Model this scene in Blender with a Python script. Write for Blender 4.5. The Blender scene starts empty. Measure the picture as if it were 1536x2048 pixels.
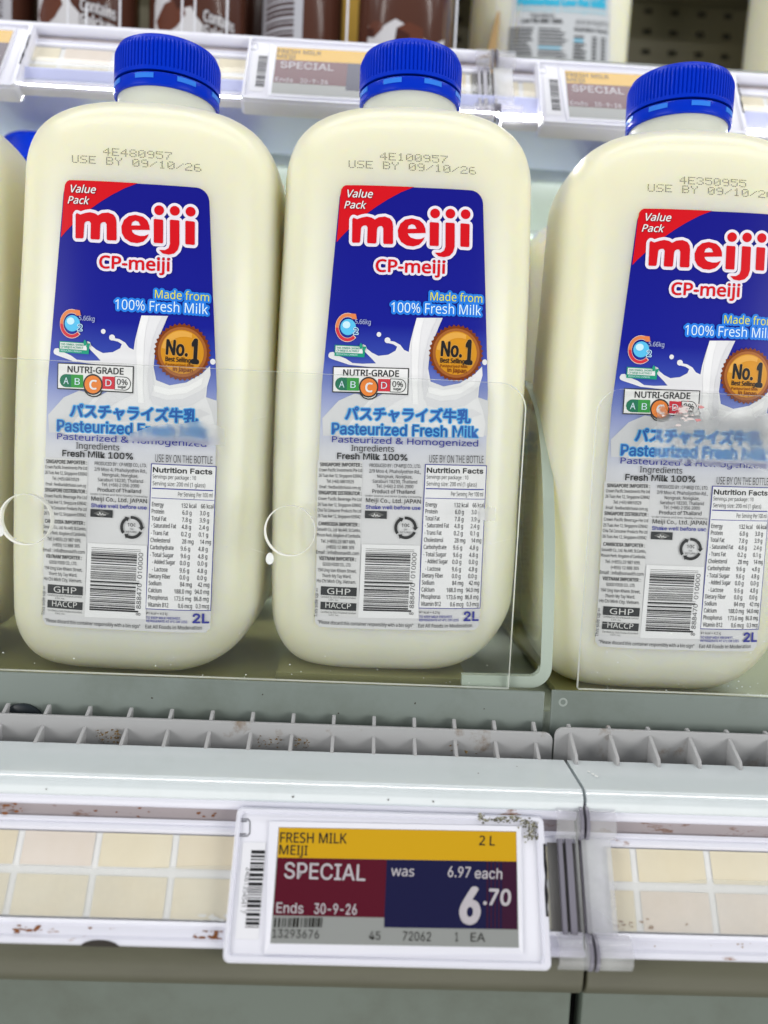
import bpy, bmesh, math, random
import numpy as np
from mathutils import Vector, Matrix, geometry
random.seed(7)
PI = math.pi
sc = bpy.context.scene
COL = sc.collection

# ------------------------------------------------------------------ camera, light, exposure
def make_camera():
    pitch, yaw, roll, f = math.radians(5), math.radians(1.9), math.radians(2.7), 1550.0
    fw = Vector((math.cos(pitch)*math.sin(yaw), math.cos(pitch)*math.cos(yaw), -math.sin(pitch)))
    r0 = Vector((math.cos(yaw), -math.sin(yaw), 0)); u0 = r0.cross(fw)
    rt = math.cos(roll)*r0 + math.sin(roll)*u0
    up = math.cos(roll)*u0 - math.sin(roll)*r0
    cd = bpy.data.cameras.new('camera'); c = bpy.data.objects.new('camera', cd); COL.objects.link(c)
    m = Matrix((rt, up, -fw)).transposed().to_4x4(); c.matrix_world = m
    cd.sensor_fit = 'VERTICAL'; cd.sensor_height = 36.0; cd.sensor_width = 27.0
    cd.lens = f/2048*36.0
    cd.clip_start = 0.01; cd.clip_end = 50
    cd.dof.use_dof = True; cd.dof.focus_distance = 0.355; cd.dof.aperture_fstop = 4.6
    sc.camera = c
make_camera()
w = bpy.data.worlds.new('World'); sc.world = w; w.use_nodes = True
w.node_tree.nodes['Background'].inputs[0].default_value = (0.92, 0.97, 1.0, 1)
w.node_tree.nodes['Background'].inputs[1].default_value = 0.22
def area(name, loc, target, sx, sy, power, col=(1, 1, 1), spread=180):
    l = bpy.data.lights.new(name, 'AREA'); l.shape = 'RECTANGLE'; l.size = sx; l.size_y = sy
    l.energy = power; l.color = col; l.spread = math.radians(spread)
    o = bpy.data.objects.new(name, l); COL.objects.link(o); o.location = loc
    d = Vector(target) - Vector(loc); o.rotation_euler = d.to_track_quat('-Z', 'Y').to_euler()
    return o
area('canopy_strip_light', (0.0, 0.10, 0.80), (0.0, 0.36, 0.0), 1.7, 0.030, 3.0, (1, 0.99, 0.97))
area('aisle_fill_light', (-1.6, -0.95, 0.05), (0, 0.36, -0.05), 1.1, 0.9, 23, (1, 0.99, 0.97))  # pair of unseen fills added at the sides to keep bottle edges bright
area('aisle_fill_light', (1.6, -0.95, 0.05), (0, 0.36, -0.05), 1.1, 0.9, 23, (1, 0.99, 0.97))
area('floor_bounce_light', (0.0, -0.75, -1.15), (0, 0.35, 0.0), 2.2, 0.9, 10, (1, 0.985, 0.96))
area('shelf_strip_light', (0.0, 0.4755, 0.1972), (0.0, 0.4755, 0.0), 1.2, 0.005, 8.5, (1.0, 0.98, 0.93))
area('rear_fill_light', (0.0, 0.5990, 0.2070), (0.0, 0.76, 0.06), 1.2, 0.008, 2.6, (0.92, 0.96, 1.0))  # strip added out of sight behind the lip to brighten the back panel
area('upper_strip_light', (0.0, 0.42, 0.78), (0.0, 0.46, 0.22), 1.5, 0.10, 2.5, (0.97, 0.98, 1.0))
sc.view_settings.view_transform = 'Standard'; sc.view_settings.look = 'None'
sc.view_settings.exposure = 0.0; sc.view_settings.gamma = 1.0
sc.view_settings.use_curve_mapping = False
cy = sc.cycles
cy.use_denoising = True
cy.max_bounces = 12; cy.diffuse_bounces = 8; cy.glossy_bounces = 5; cy.transmission_bounces = 8
cy.transparent_max_bounces = 24
cy.sample_clamp_indirect = 4.0

# ------------------------------------------------------------------ materials
def lin(r, g, b):
    f = lambda c: (c/255/12.92) if c <= 10 else ((c/255+0.055)/1.055)**2.4
    return (f(r), f(g), f(b), 1)
MATS = {}
def mat(name, col, rough=0.5, **kw):
    if name in MATS: return MATS[name]
    m = bpy.data.materials.new(name); m.use_nodes = True
    b = m.node_tree.nodes['Principled BSDF']
    b.inputs['Base Color'].default_value = (*col[:3], 1); b.inputs['Roughness'].default_value = rough
    for k, v in kw.items():
        b.inputs[k.replace('_', ' ')].default_value = v
    MATS[name] = m
    return m
def nodes(m): return m.node_tree.nodes, m.node_tree.links, m.node_tree.nodes['Principled BSDF']
def grime(m, base, stain, scale=60, lo=0.62, hi=0.72, stretch=(1, 1, 1), bump=0.08):
    """mottles a base colour with stains that have a shape of their own"""
    n, l, b = nodes(m)
    tc = n.new('ShaderNodeTexCoord'); mp = n.new('ShaderNodeMapping'); mp.inputs['Scale'].default_value = stretch
    nz = n.new('ShaderNodeTexNoise'); nz.inputs['Scale'].default_value = scale; nz.inputs['Detail'].default_value = 6
    nz.inputs['Roughness'].default_value = 0.65
    mr = n.new('ShaderNodeMapRange'); mr.inputs[1].default_value = lo; mr.inputs[2].default_value = hi
    mx = n.new('ShaderNodeMix'); mx.data_type = 'RGBA'
    mx.inputs[6].default_value = (*base[:3], 1); mx.inputs[7].default_value = (*stain[:3], 1)
    l.new(tc.outputs['Object'], mp.inputs[0]); l.new(mp.outputs[0], nz.inputs['Vector'])
    l.new(nz.outputs[0], mr.inputs[0]); l.new(mr.outputs[0], mx.inputs[0]); l.new(mx.outputs[2], b.inputs['Base Color'])
    n2 = n.new('ShaderNodeTexNoise'); n2.inputs['Scale'].default_value = scale*4
    bp = n.new('ShaderNodeBump'); bp.inputs['Strength'].default_value = bump; bp.inputs['Distance'].default_value = 0.0005
    l.new(tc.outputs['Object'], n2.inputs['Vector']); l.new(n2.outputs[0], bp.inputs['Height']); l.new(bp.outputs[0], b.inputs['Normal'])
    return mx, b, (tc, mp, n, l)
def clear(name, tint, gloss=1.0, rough=0.03, veil=0.0, ior=1.49):
    m = bpy.data.materials.new(name); m.use_nodes = True; n, l = m.node_tree.nodes, m.node_tree.links
    n.clear(); out = n.new('ShaderNodeOutputMaterial')
    tr = n.new('ShaderNodeBsdfTransparent'); tr.inputs[0].default_value = (*tint, 1)
    gl = n.new('ShaderNodeBsdfGlossy'); gl.inputs['Roughness'].default_value = rough
    gl.inputs[0].default_value = (gloss, gloss, gloss, 1)
    lw = n.new('ShaderNodeLayerWeight'); lw.inputs[0].default_value = 0.5      # thin sheet: the same on both faces
    pw = n.new('ShaderNodeMath'); pw.operation = 'POWER'; pw.inputs[1].default_value = 5; l.new(lw.outputs['Facing'], pw.inputs[0])
    fr = n.new('ShaderNodeMath'); fr.operation = 'MULTIPLY_ADD'; fr.inputs[1].default_value = 0.96; fr.inputs[2].default_value = 0.025; l.new(pw.outputs[0], fr.inputs[0])
    mx = n.new('ShaderNodeMixShader'); l.new(fr.outputs[0], mx.inputs[0]); l.new(tr.outputs[0], mx.inputs[1]); l.new(gl.outputs[0], mx.inputs[2])
    last = mx.outputs[0]
    if veil:
        df = n.new('ShaderNodeBsdfDiffuse'); df.inputs[0].default_value = (0.75, 0.77, 0.75, 1)
        tc = n.new('ShaderNodeTexCoord'); nz = n.new('ShaderNodeTexNoise'); nz.inputs['Scale'].default_value = 35; nz.inputs['Detail'].default_value = 8
        l.new(tc.outputs['Object'], nz.inputs['Vector'])
        mr = n.new('ShaderNodeMapRange'); mr.inputs[1].default_value = .3; mr.inputs[2].default_value = .75
        mr.inputs[3].default_value = veil*0.5; mr.inputs[4].default_value = veil*1.5; l.new(nz.outputs[0], mr.inputs[0])
        m2 = n.new('ShaderNodeMixShader'); l.new(mr.outputs[0], m2.inputs[0])
        l.new(last, m2.inputs[1]); l.new(df.outputs[0], m2.inputs[2]); last = m2.outputs[0]
    l.new(last, out.inputs[0]); MATS[name] = m
    return m
def frosted(name, white=0.15, rough=0.6, ior=1.3):
    m = bpy.data.materials.new(name); m.use_nodes = True; n, l = m.node_tree.nodes, m.node_tree.links
    n.clear(); out = n.new('ShaderNodeOutputMaterial')
    rf = n.new('ShaderNodeBsdfRefraction'); rf.inputs['Roughness'].default_value = rough; rf.inputs['IOR'].default_value = ior
    tl = n.new('ShaderNodeBsdfTranslucent'); tl.inputs[0].default_value = (0.8, 0.82, 0.82, 1)
    df = n.new('ShaderNodeBsdfDiffuse'); df.inputs[0].default_value = (0.8, 0.81, 0.8, 1)
    m1 = n.new('ShaderNodeMixShader'); m1.inputs[0].default_value = 0.5; l.new(tl.outputs[0], m1.inputs[1]); l.new(df.outputs[0], m1.inputs[2])
    m2 = n.new('ShaderNodeMixShader'); m2.inputs[0].default_value = white; l.new(rf.outputs[0], m2.inputs[1]); l.new(m1.outputs[0], m2.inputs[2])
    l.new(m2.outputs[0], out.inputs[0]); MATS[name] = m
    return m

HDPE = mat('milky_plastic', (0.775, 0.758, 0.595), 0.29, Subsurface_Weight=0.8, Subsurface_Radius=(0.030, 0.025, 0.008), Subsurface_Scale=1.4)
NECK = mat('neck_plastic', (0.67, 0.69, 0.61), 0.33, Subsurface_Weight=0.4, Subsurface_Radius=(0.02, 0.018, 0.012), Subsurface_Scale=0.5)
CAPB = mat('cap_blue', (0.0, 0.028, 0.52), 0.25, Specular_IOR_Level=0.18)
CAPL = mat('cap_blue_thin', (0.03, 0.20, 0.78), 0.25, Specular_IOR_Level=0.3)
SAGE = mat('sage_paint', (0.27, 0.31, 0.28), 0.42)
grime(SAGE, (0.20, 0.235, 0.215), (0.15, 0.175, 0.15), 22, 0.45, 0.75)
NOSE = mat('pale_enamel', (0.6, 0.64, 0.65), 0.12, Specular_IOR_Level=1.0)
grime(NOSE, (0.66, 0.71, 0.73), (0.60, 0.65, 0.66), 30, 0.5, 0.8, bump=0.0)
GRILLE = mat('grille_plastic', (0.46, 0.45, 0.47), 0.5)
grime(GRILLE, (0.41, 0.41, 0.415), (0.22, 0.16, 0.11), 55, 0.6, 0.74)
WHITE = mat('white_plastic', (0.77, 0.77, 0.84), 0.28)
RAILW = mat('rail_plastic', (0.78, 0.77, 0.80), 0.2)
grime(RAILW, (0.74, 0.74, 0.82), (0.27, 0.12, 0.05), 70, 0.655, 0.70, (0.35, 1, 1))
GROOVE = mat('rail_groove', (0.40, 0.35, 0.35), 0.5)
grime(GROOVE, (0.40, 0.35, 0.36), (0.20, 0.10, 0.06), 230, 0.57, 0.66, (0.35, 1, 1))
BEIGE = mat('bumper_plastic', (0.27, 0.27, 0.22), 0.45)
grime(BEIGE, (0.098, 0.096, 0.062), (0.072, 0.068, 0.045), 25, 0.5, 0.8, (0.3, 1, 1))
BLACK = mat('black', (0.012, 0.012, 0.012), 0.5)
DARKGAP = mat('dark_gap', (0.01, 0.01, 0.01), 0.8)
ACRY = clear('clear_acrylic', (0.992, 0.996, 0.99), veil=0.013)
ACRYW = clear('clear_acrylic_wall', (0.97, 0.985, 0.95), veil=0.02)
EDGE = mat('acrylic_edge', (0.42, 0.49, 0.42), 0.25)
EDGEW = mat('acrylic_cut_edge', (0.78, 0.80, 0.77), 0.25)
FROST = frosted('tape_residue')
FROSTR = frosted('torn_tape_residue', 0.12, 0.5, 1.3)
CLIP = clear('clear_polycarbonate', (0.93, 0.92, 0.95), rough=0.06, veil=0.22)
COVER = clear('clear_cover', (0.98, 0.98, 0.98), rough=0.05, veil=0.07)
SMOKE = mat('smoky_clear_edge', (0.20, 0.19, 0.23), 0.15)
UNDER = mat('underside_paint', (0.58, 0.61, 0.86), 0.3)
BACKG = mat('chiller_back', (0.62, 0.70, 0.62), 0.5)
OLIVE = mat('perforated_steel', (0.12, 0.108, 0.062), 0.5)
PAPERW = mat('strip_white', (0.84, 0.84, 0.84), 0.5)
CREAMS = [mat('strip_cream', (0.80, 0.73, 0.56), 0.5), mat('strip_pink', (0.78, 0.70, 0.63), 0.5),
          mat('strip_straw', (0.77, 0.72, 0.53), 0.5), mat('strip_sand', (0.76, 0.68, 0.52), 0.5)]
for m_ in CREAMS:
    c_ = tuple(m_.node_tree.nodes['Principled BSDF'].inputs[0].default_value)[:3]
    grime(m_, c_, tuple(v*k for v, k in zip(c_, (0.93, 0.90, 0.84))), 26, 0.38, 0.7, (1, 0.5, 1), 0.0)
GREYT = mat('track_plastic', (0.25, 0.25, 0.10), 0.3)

# ------------------------------------------------------------------ mesh helpers
def tag(o, label=None, cat=None, group=None, kind=None):
    if label: o['label'] = label
    if cat: o['category'] = cat
    if group: o['group'] = group
    if kind: o['kind'] = kind
    return o
def empty(name, loc=(0, 0, 0), rot=(0, 0, 0)):
    o = bpy.data.objects.new(name, None); COL.objects.link(o); o.location = loc; o.rotation_euler = rot
    o.empty_display_size = 0.02
    return o
def link(name, me, parent=None, mats=None, smooth=False, sharp=None):
    for m in (mats or []): me.materials.append(m)
    if smooth: me.shade_smooth()
    if smooth and sharp: me.set_sharp_from_angle(angle=math.radians(sharp))
    o = bpy.data.objects.new(name, me); COL.objects.link(o)
    if parent: o.parent = parent
    return o
class MB:
    def __init__(s): s.v = []; s.f = []; s.m = []
    def add(s, vs, fs, mi=0):
        k = len(s.v); s.v += [tuple(p) for p in vs]; s.f += [tuple(i+k for i in f) for f in fs]; s.m += [mi]*len(fs)
        return s
    def box(s, x0, x1, y0, y1, z0, z1, mi=0):
        vs = [(x, y, z) for z in (z0, z1) for y in (y0, y1) for x in (x0, x1)]
        return s.add(vs, [(0, 2, 3, 1), (4, 5, 7, 6), (0, 1, 5, 4), (2, 6, 7, 3), (0, 4, 6, 2), (1, 3, 7, 5)], mi)
    def extrude(s, prof, x0, x1, mi=0, axis='x', capm=None):
        """closed outline in (p, q) swept along an axis"""
        n = len(prof)
        P = {'x': lambda p, q, t: (t, p, q), 'z': lambda p, q, t: (p, q, t), 'y': lambda p, q, t: (p, t, q)}[axis]
        vs = [P(p, q, x0) for p, q in prof] + [P(p, q, x1) for p, q in prof]
        s.add(vs, [(i, (i+1) % n, n+(i+1) % n, n+i) for i in range(n)], mi)
        k = len(s.v) - 2*n
        cm = mi if capm is None else capm
        s.f += [tuple(k+i for i in reversed(range(n))), tuple(k+n+i for i in range(n))]; s.m += [cm, cm]
        return s
    def lathe(s, prof, n=48, mi=0, c=(0, 0)):
        vs = []; fs = []
        for r, z in prof:
            for i in range(n):
                a = 2*PI*i/n; vs.append((c[0]+r*math.cos(a), c[1]+r*math.sin(a), z))
        for j in range(len(prof)-1):
            for i in range(n):
                fs.append((j*n+i, j*n+(i+1) % n, (j+1)*n+(i+1) % n, (j+1)*n+i))
        fs.append(tuple(reversed(range(n)))); fs.append(tuple((len(prof)-1)*n+i for i in range(n)))
        return s.add(vs, fs, mi)
    def mesh(s, name, bevel=0, seg=2, fix=True):
        me = bpy.data.meshes.new(name); me.from_pydata(s.v, [], s.f)
        me.polygons.foreach_set('material_index', s.m); me.update()
        if fix or bevel:
            bm = bmesh.new(); bm.from_mesh(me)
            if fix: bmesh.ops.recalc_face_normals(bm, faces=bm.faces)
            if bevel:
                bmesh.ops.remove_doubles(bm, verts=bm.verts, dist=1e-6)
                es = [e for e in bm.edges if len(e.link_faces) == 2 and e.calc_face_angle(0) > 0.6]
                bmesh.ops.bevel(bm, geom=es, offset=bevel, segments=seg, profile=0.5, affect='EDGES', clamp_overlap=True)
            bm.to_mesh(me); bm.free()
        return me
    def build(s, name, mats, parent=None, bevel=0, seg=2, smooth=False, sharp=35):
        if not isinstance(mats, (list, tuple)): mats = [mats]
        return link(name, s.mesh(name, bevel, seg), parent, mats, smooth, sharp)
def rrect(x0, x1, y0, y1, r, n=6):
    rs = r if isinstance(r, (list, tuple)) else (r,)*4          # bl, br, tr, tl
    out = []
    for (cx, cy, a0, rr) in ((x0+rs[0], y0+rs[0], PI, rs[0]), (x1-rs[1], y0+rs[1], 1.5*PI, rs[1]), (x1-rs[2], y1-rs[2], 0, rs[2]), (x0+rs[3], y1-rs[3], .5*PI, rs[3])):
        if rr <= 0: out.append((cx, cy)); continue
        for i in range(n+1):
            a = a0 + .5*PI*i/n; out.append((cx+rr*math.cos(a), cy+rr*math.sin(a)))
    return out

# ------------------------------------------------------------------ print on surfaces: flat artwork laid on an object
def homography(src, dst):
    A = []; b = []
    for (x, y), (u, v) in zip(src, dst):
        A += [[x, y, 1, 0, 0, 0, -u*x, -u*y], [0, 0, 0, x, y, 1, -v*x, -v*y]]; b += [u, v]
    h = np.append(np.linalg.solve(np.array(A, float), np.array(b, float)), 1).reshape(3, 3)
    def H(p):
        q = h @ np.array((p[0], p[1], 1.0)); return q[0]/q[2], q[1]/q[2]
    return H
import os
FD = bpy.utils.system_resource('DATAFILES', path='fonts')
def bundled(fn):
    try: return bpy.data.fonts.load(os.path.join(FD, fn))
    except Exception: return None
FONTS = {'hum': bundled('NotoSansHebrew-Regular.woff2'), 'gro': bundled('Inter.woff2'), 'cjk': bundled('Noto Sans CJK Regular.woff2')}
TEXTQ = {}
CAPH = {'hum': 0.573, 'gro': 0.509, 'cjk': 0.257}
def text_mesh(s, weight, italic=False, res=2, font='hum'):
    key = (s, round(weight, 4), italic, res, font)
    if key not in TEXTQ:
        cu = bpy.data.curves.new('t', 'FONT'); cu.body = s; cu.size = 1; cu.offset = weight*CAPH[font]/0.7
        if FONTS[font]: cu.font = FONTS[font]
        cu.resolution_u = res; cu.fill_mode = 'FRONT'
        if italic: cu.shear = 0.22
        o = bpy.data.objects.new('t', cu); COL.objects.link(o); TEXTQ[key] = o
    return key
def flush_text():
    bpy.context.view_layer.update(); dg = bpy.context.evaluated_depsgraph_get()
    for k, o in list(TEXTQ.items()):
        if isinstance(o, bpy.types.Object):
            me = bpy.data.meshes.new_from_object(o.evaluated_get(dg))
            vs = np.zeros(len(me.vertices)*3); me.vertices.foreach_get('co', vs)
            TEXTQ[k] = (vs.reshape(-1, 3)[:, :2].copy(), [tuple(p.vertices) for p in me.polygons])
            bpy.data.meshes.remove(me); cu = o.data; bpy.data.objects.remove(o); bpy.data.curves.remove(cu)
class Art:
    """flat print: polygons and lettering in sheet coordinates, later laid onto a surface in thin layers"""
    def __init__(s, frames, font='hum'): s.font = font; s.frames = frames; s.items = []; s.texts = []; s.mats = []
    def mi(s, m):
        if m not in s.mats: s.mats.append(m)
        return s.mats.index(m)
    def poly(s, fr, pts, m, layer, holes=()):
        F = s.frames[fr]; s.items.append(([F(p) for p in pts], [[F(p) for p in h] for h in holes], s.mi(m), layer))
    def disc(s, fr, c, rx, ry, m, layer, n=20, inner=None):
        f = lambda k: [(c[0]+k*rx*math.cos(2*PI*i/n), c[1]+k*ry*math.sin(2*PI*i/n)) for i in range(n)]
        s.poly(fr, f(1), m, layer, [f(inner)] if inner else ())
    def stroke(s, fr, pts, wd, m, layer, closed=False):
        """thick line: one quad per segment and a disc per corner, each a hair above the last"""
        n = len(pts); e = 0
        for i in range(n if closed else n-1):
            a = Vector(pts[i]); b = Vector(pts[(i+1) % n]); d = b-a
            if d.length < 1e-6: continue
            p = Vector((-d.y, d.x)).normalized()*wd/2
            s.poly(fr, [a+p, b+p, b-p, a-p], m, layer+e); e += 2e-4
        for p in pts:
            s.disc(fr, p, wd/2, wd/2, m, layer+e, 10); e += 2e-4
    def text(s, fr, st, x0, y0, x1, y1, cap, m, layer, weight=0.0, italic=False, halo=0, halom=None, res=2, shift=None, font=None):
        font = font or s.font; k = text_mesh(st, 0.0, italic, res, font); wp = weight*cap/0.7
        def put(mm, ly, sh): s.texts.append((fr, k, k, (x0+wp, y0), (x1-wp, y1), cap, s.mi(mm), ly, (0, CAPH[font]), sh))
        put(m, layer, (0, 0))
        if weight > 0.004:
            n = 8 if weight > 0.018 else 4
            for i in range(n): a = 2*PI*i/n; put(m, layer+(i+1)*1e-3, (wp*math.cos(a), wp*math.sin(a)))
        if halo:
            for i in range(14):
                a = 2*PI*i/14; put(halom, layer-1+i*2e-3, ((halo+wp)*math.cos(a), (halo+wp)*math.sin(a)))
        if shift:
            put(halom, layer-0.5, shift); put(halom, layer-0.499, (shift[0]*.6, shift[1]*.6))
    def build(s, name, surf, parent, cell=0.003, base=None, rough=None):
        flush_text()
        V = []; Fc = []; M = []
        if base:
            for v, f, m in base: k = len(V); V += v; Fc += [tuple(i+k for i in q) for q in f]; M += [s.mi(m)]*len(f)
        for pts, holes, mi, layer in s.items:
            loops = [[Vector((p[0], p[1], 0)) for p in pts]] + [[Vector((p[0], p[1], 0)) for p in h] for h in holes]
            flat = [p for lp in loops for p in lp]
            for t in geometry.tessellate_polygon(loops):
                tri = [flat[i] for i in t]
                lo = math.floor(min(p.x for p in tri)/cell); hi = math.ceil(max(p.x for p in tri)/cell)
                for c in range(lo, max(hi, lo+1)):
                    q = [(p.x, p.y) for p in tri]
                    if hi-lo > 1:
                        for sg, lim in ((1, c*cell), (-1, (c+1)*cell)):
                            r = []
                            for i in range(len(q)):
                                a, b = q[i], q[(i+1) % len(q)]; da, db = sg*(a[0]-lim), sg*(b[0]-lim)
                                if da >= 0: r.append(a)
                                if da*db < 0: t_ = da/(da-db); r.append((a[0]+t_*(b[0]-a[0]), a[1]+t_*(b[1]-a[1])))
                            q = r
                            if not q: break
                    if len(q) < 3: continue
                    ar = sum(q[i][0]*q[(i+1) % len(q)][1]-q[(i+1) % len(q)][0]*q[i][1] for i in range(len(q)))
                    if abs(ar) < 1e-13: continue
                    if ar < 0: q = q[::-1]
                    k = len(V); V += [surf(x, y, layer) for x, y in q]; Fc.append(tuple(range(k, k+len(q)))); M.append(mi)
        for fr, k0, kk, A, B, cap, mi, layer, wgt, sh in s.texts:
            wgt, ch = wgt; F = s.frames[fr]; v0, _ = TEXTQ[k0]; v, fs = TEXTQ[kk]
            if len(v0) == 0: continue
            xa, xb = v0[:, 0].min()-wgt, v0[:, 0].max()+wgt
            dx, dy = B[0]-A[0], B[1]-A[1]; L = math.hypot(dx, dy); ux, uy = dx/L, dy/L
            k = len(V); hs = cap/(ch+wgt)
            for x, y in v:
                t = (x-xa)/(xb-xa)*L; h = y*hs
                V.append(surf(*F((A[0]+ux*t+uy*h+sh[0], A[1]+uy*t-ux*h+sh[1])), layer))
            Fc += [tuple(i+k for i in f) for f in fs]; M += [mi]*len(fs)
        me = bpy.data.meshes.new(name); me.from_pydata(V, [], Fc); me.polygons.foreach_set('material_index', M); me.update()
        return link(name, me, parent, s.mats, False)
def inkm(name, col, rough=0.35): return mat('ink_'+name, col, rough, Specular_IOR_Level=0.10 if rough > 0.25 else 0.5)
K_ = inkm('black', (0.02, 0.02, 0.022)); DG = inkm('dark_grey', (0.045, 0.045, 0.05)); WH = inkm('white', (0.80, 0.80, 0.80))
RED = inkm('red', (0.62, 0.008, 0.015)); NAVYT = inkm('indigo', (0.03, 0.035, 0.30)); SKY = inkm('sky', (0.008, 0.10, 0.42))
YEL = inkm('yellow', (0.72, 0.72, 0.02)); GLOW = inkm('glow', (0.02, 0.20, 0.75)); PALE = inkm('pale_blue', (0.66, 0.83, 0.93))
OUTW = inkm('outline', (0.78, 0.74, 0.82))

# ------------------------------------------------------------------ the milk bottle
A_, B_, RN = 0.0603, 0.0470, 0.0237
AZ, AW = (0.0, 0.03, 0.05, 0.135, 0.185, 0.233), (0.0606, 0.0616, 0.0622, 0.0626, 0.0617, 0.0602)
ZS, ZT, ZB = 0.2330, 0.2690, 0.028
def section(z):
    """half width, half depth and squareness of the bottle at a height"""
    aw = float(np.interp(z, AZ, AW))
    if z < ZB:
        t = (ZB-z)/ZB; k = 0.018*(1-math.sqrt(max(0, 1-t*t))); return aw-k, B_-k*0.9, 3.6
    if z <= ZS: return aw, B_, 3.6
    t = min(1, (z-ZS)/(ZT-ZS)); k = max(0, 1-t**2.25)**(1/2.25)
    return RN+(aw-RN)*k, RN+(B_-RN)*k, 2+1.6*min(1, k*1.15)
def lean(z): return float(np.interp(z, (0.10, 0.20), (-0.0016, 0.0)))
def front(x, z):
    a, b, n = section(z)
    q = min(0.999, abs(x-lean(z))/a)
    return -b*(1-q**n)**(1/n)
def on_bottle(x, z, layer): return (x, front(x, z)-0.00014*(layer+1), z)
def bottle_body():
    N = 96; zs = [0.0]+[ZB*(1-math.cos(.5*PI*i/10)) for i in range(1, 10)]+[ZB+(ZS-ZB)*i/14 for i in range(0, 15)]
    zs += [ZS+(ZT-ZS)*math.sin(.5*PI*i/16) for i in range(1, 17)]
    m = MB(); rings = []
    for z in zs:
        a, b, n = section(z)
        if z == 0: a, b = a*0.999, b*0.999
        r = []
        for i in range(N):
            t = 2*PI*i/N; c, s = math.cos(t), math.sin(t)
            r.append((a*math.copysign(abs(c)**(2/n), c)+lean(z), b*math.copysign(abs(s)**(2/n), s), z))
        rings.append(r)
    for r in rings:                                      # the base rounds off further on one side
        for i, (x, y, z) in enumerate(r):
            if z < 0.06 and x > 0: r[i] = (x, y, z+0.019*max(0, x/0.0605-0.25)**2*1.7*(1-z/0.06))
    for r_, z in ((RN, 0.2700), (RN, 0.2745), (RN, 0.2805), (RN*0.97, 0.283)):
        rings.append([(r_*math.cos(2*PI*i/N), r_*math.sin(2*PI*i/N), z) for i in range(N)])
    vs = [p for r in rings for p in r]; fs = []; ms = []
    for j in range(len(rings)-1):
        for i in range(N): fs.append((j*N+i, j*N+(i+1) % N, (j+1)*N+(i+1) % N, (j+1)*N+i))
    fs += [tuple(reversed(range(N))), tuple((len(rings)-1)*N+i for i in range(N))]
    m.add(vs, fs)
    k = len(zs)
    for j in range(k-1, len(rings)-1):
        for i in range(N): m.m[j*N+i] = 1
    return m.mesh('bottle_body')
CAPZ = 0.2795
def cap_mesh():
    m = MB(); N = 84*4; R = 0.0256; prof = []
    zs = [(0.0068, 0), (0.0074, 1), (0.0185, 1), (0.0205, .5), (0.0212, 0)]
    vs = []; fs = []
    rows = [(R-0.0012, 0.0058, 0), (R, 0.0058, 0), (R, 0.0074, 0), (R, 0.0079, 1), (R, 0.0183, 1), (R-0.0003, 0.0194, 1), (R-0.0009, 0.0206, 0), (R-0.0016, 0.0222, 0), (R-0.0030, 0.0231, 0), (R-0.0055, 0.0232, 0)]
    for r, z, k in rows:
        for i in range(N):
            a = 2*PI*i/N; rr = r - (0.0008*(1 if i % 4 in (0,) else (0.15 if i % 4 in (1, 3) else 0)) if k else 0)
            vs.append((rr*math.cos(a), rr*math.sin(a), CAPZ+z))
    for j in range(len(rows)-1):
        for i in range(N): fs.append((j*N+i, j*N+(i+1) % N, (j+1)*N+(i+1) % N, (j+1)*N+i))
    fs.append(tuple((len(rows)-1)*N+i for i in range(N)))
    m.add(vs, fs); return m.mesh('cap')
def ring_mesh():
    m = MB(); R = 0.02535; N = 96
    m.lathe([(R-0.0016, CAPZ-0.0010), (R-0.0007, CAPZ-0.0012), (R-0.0001, CAPZ-0.0006), (R+0.0001, CAPZ+0.0010), (R-0.0001, CAPZ+0.0042), (R-0.0004, CAPZ+0.0050), (R-0.0016, CAPZ+0.0050)], N)
    k = 8                                                # paler, thin bridges round the ring
    for j in range(k):
        a0 = 2*PI*j/k + 0.14; a1 = a0+0.36; q = 6; vs = []; r = R+0.00035
        for i in range(q+1):
            a = a0+(a1-a0)*i/q
            for rr, z in ((r-0.0006, CAPZ+0.0019), (r, CAPZ+0.0019), (r, CAPZ+0.0041), (r-0.0006, CAPZ+0.0041)):
                vs.append((rr*math.cos(a), rr*math.sin(a), z))
        fs = [(4*i+c, 4*i+(c+1) % 4, 4*i+4+(c+1) % 4, 4*i+4+c) for i in range(q) for c in range(4)] + [(0, 1, 2, 3), (4*q+3, 4*q+2, 4*q+1, 4*q)]
        m.add(vs, fs, 1)
    return m.mesh('tamper_ring')

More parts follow.
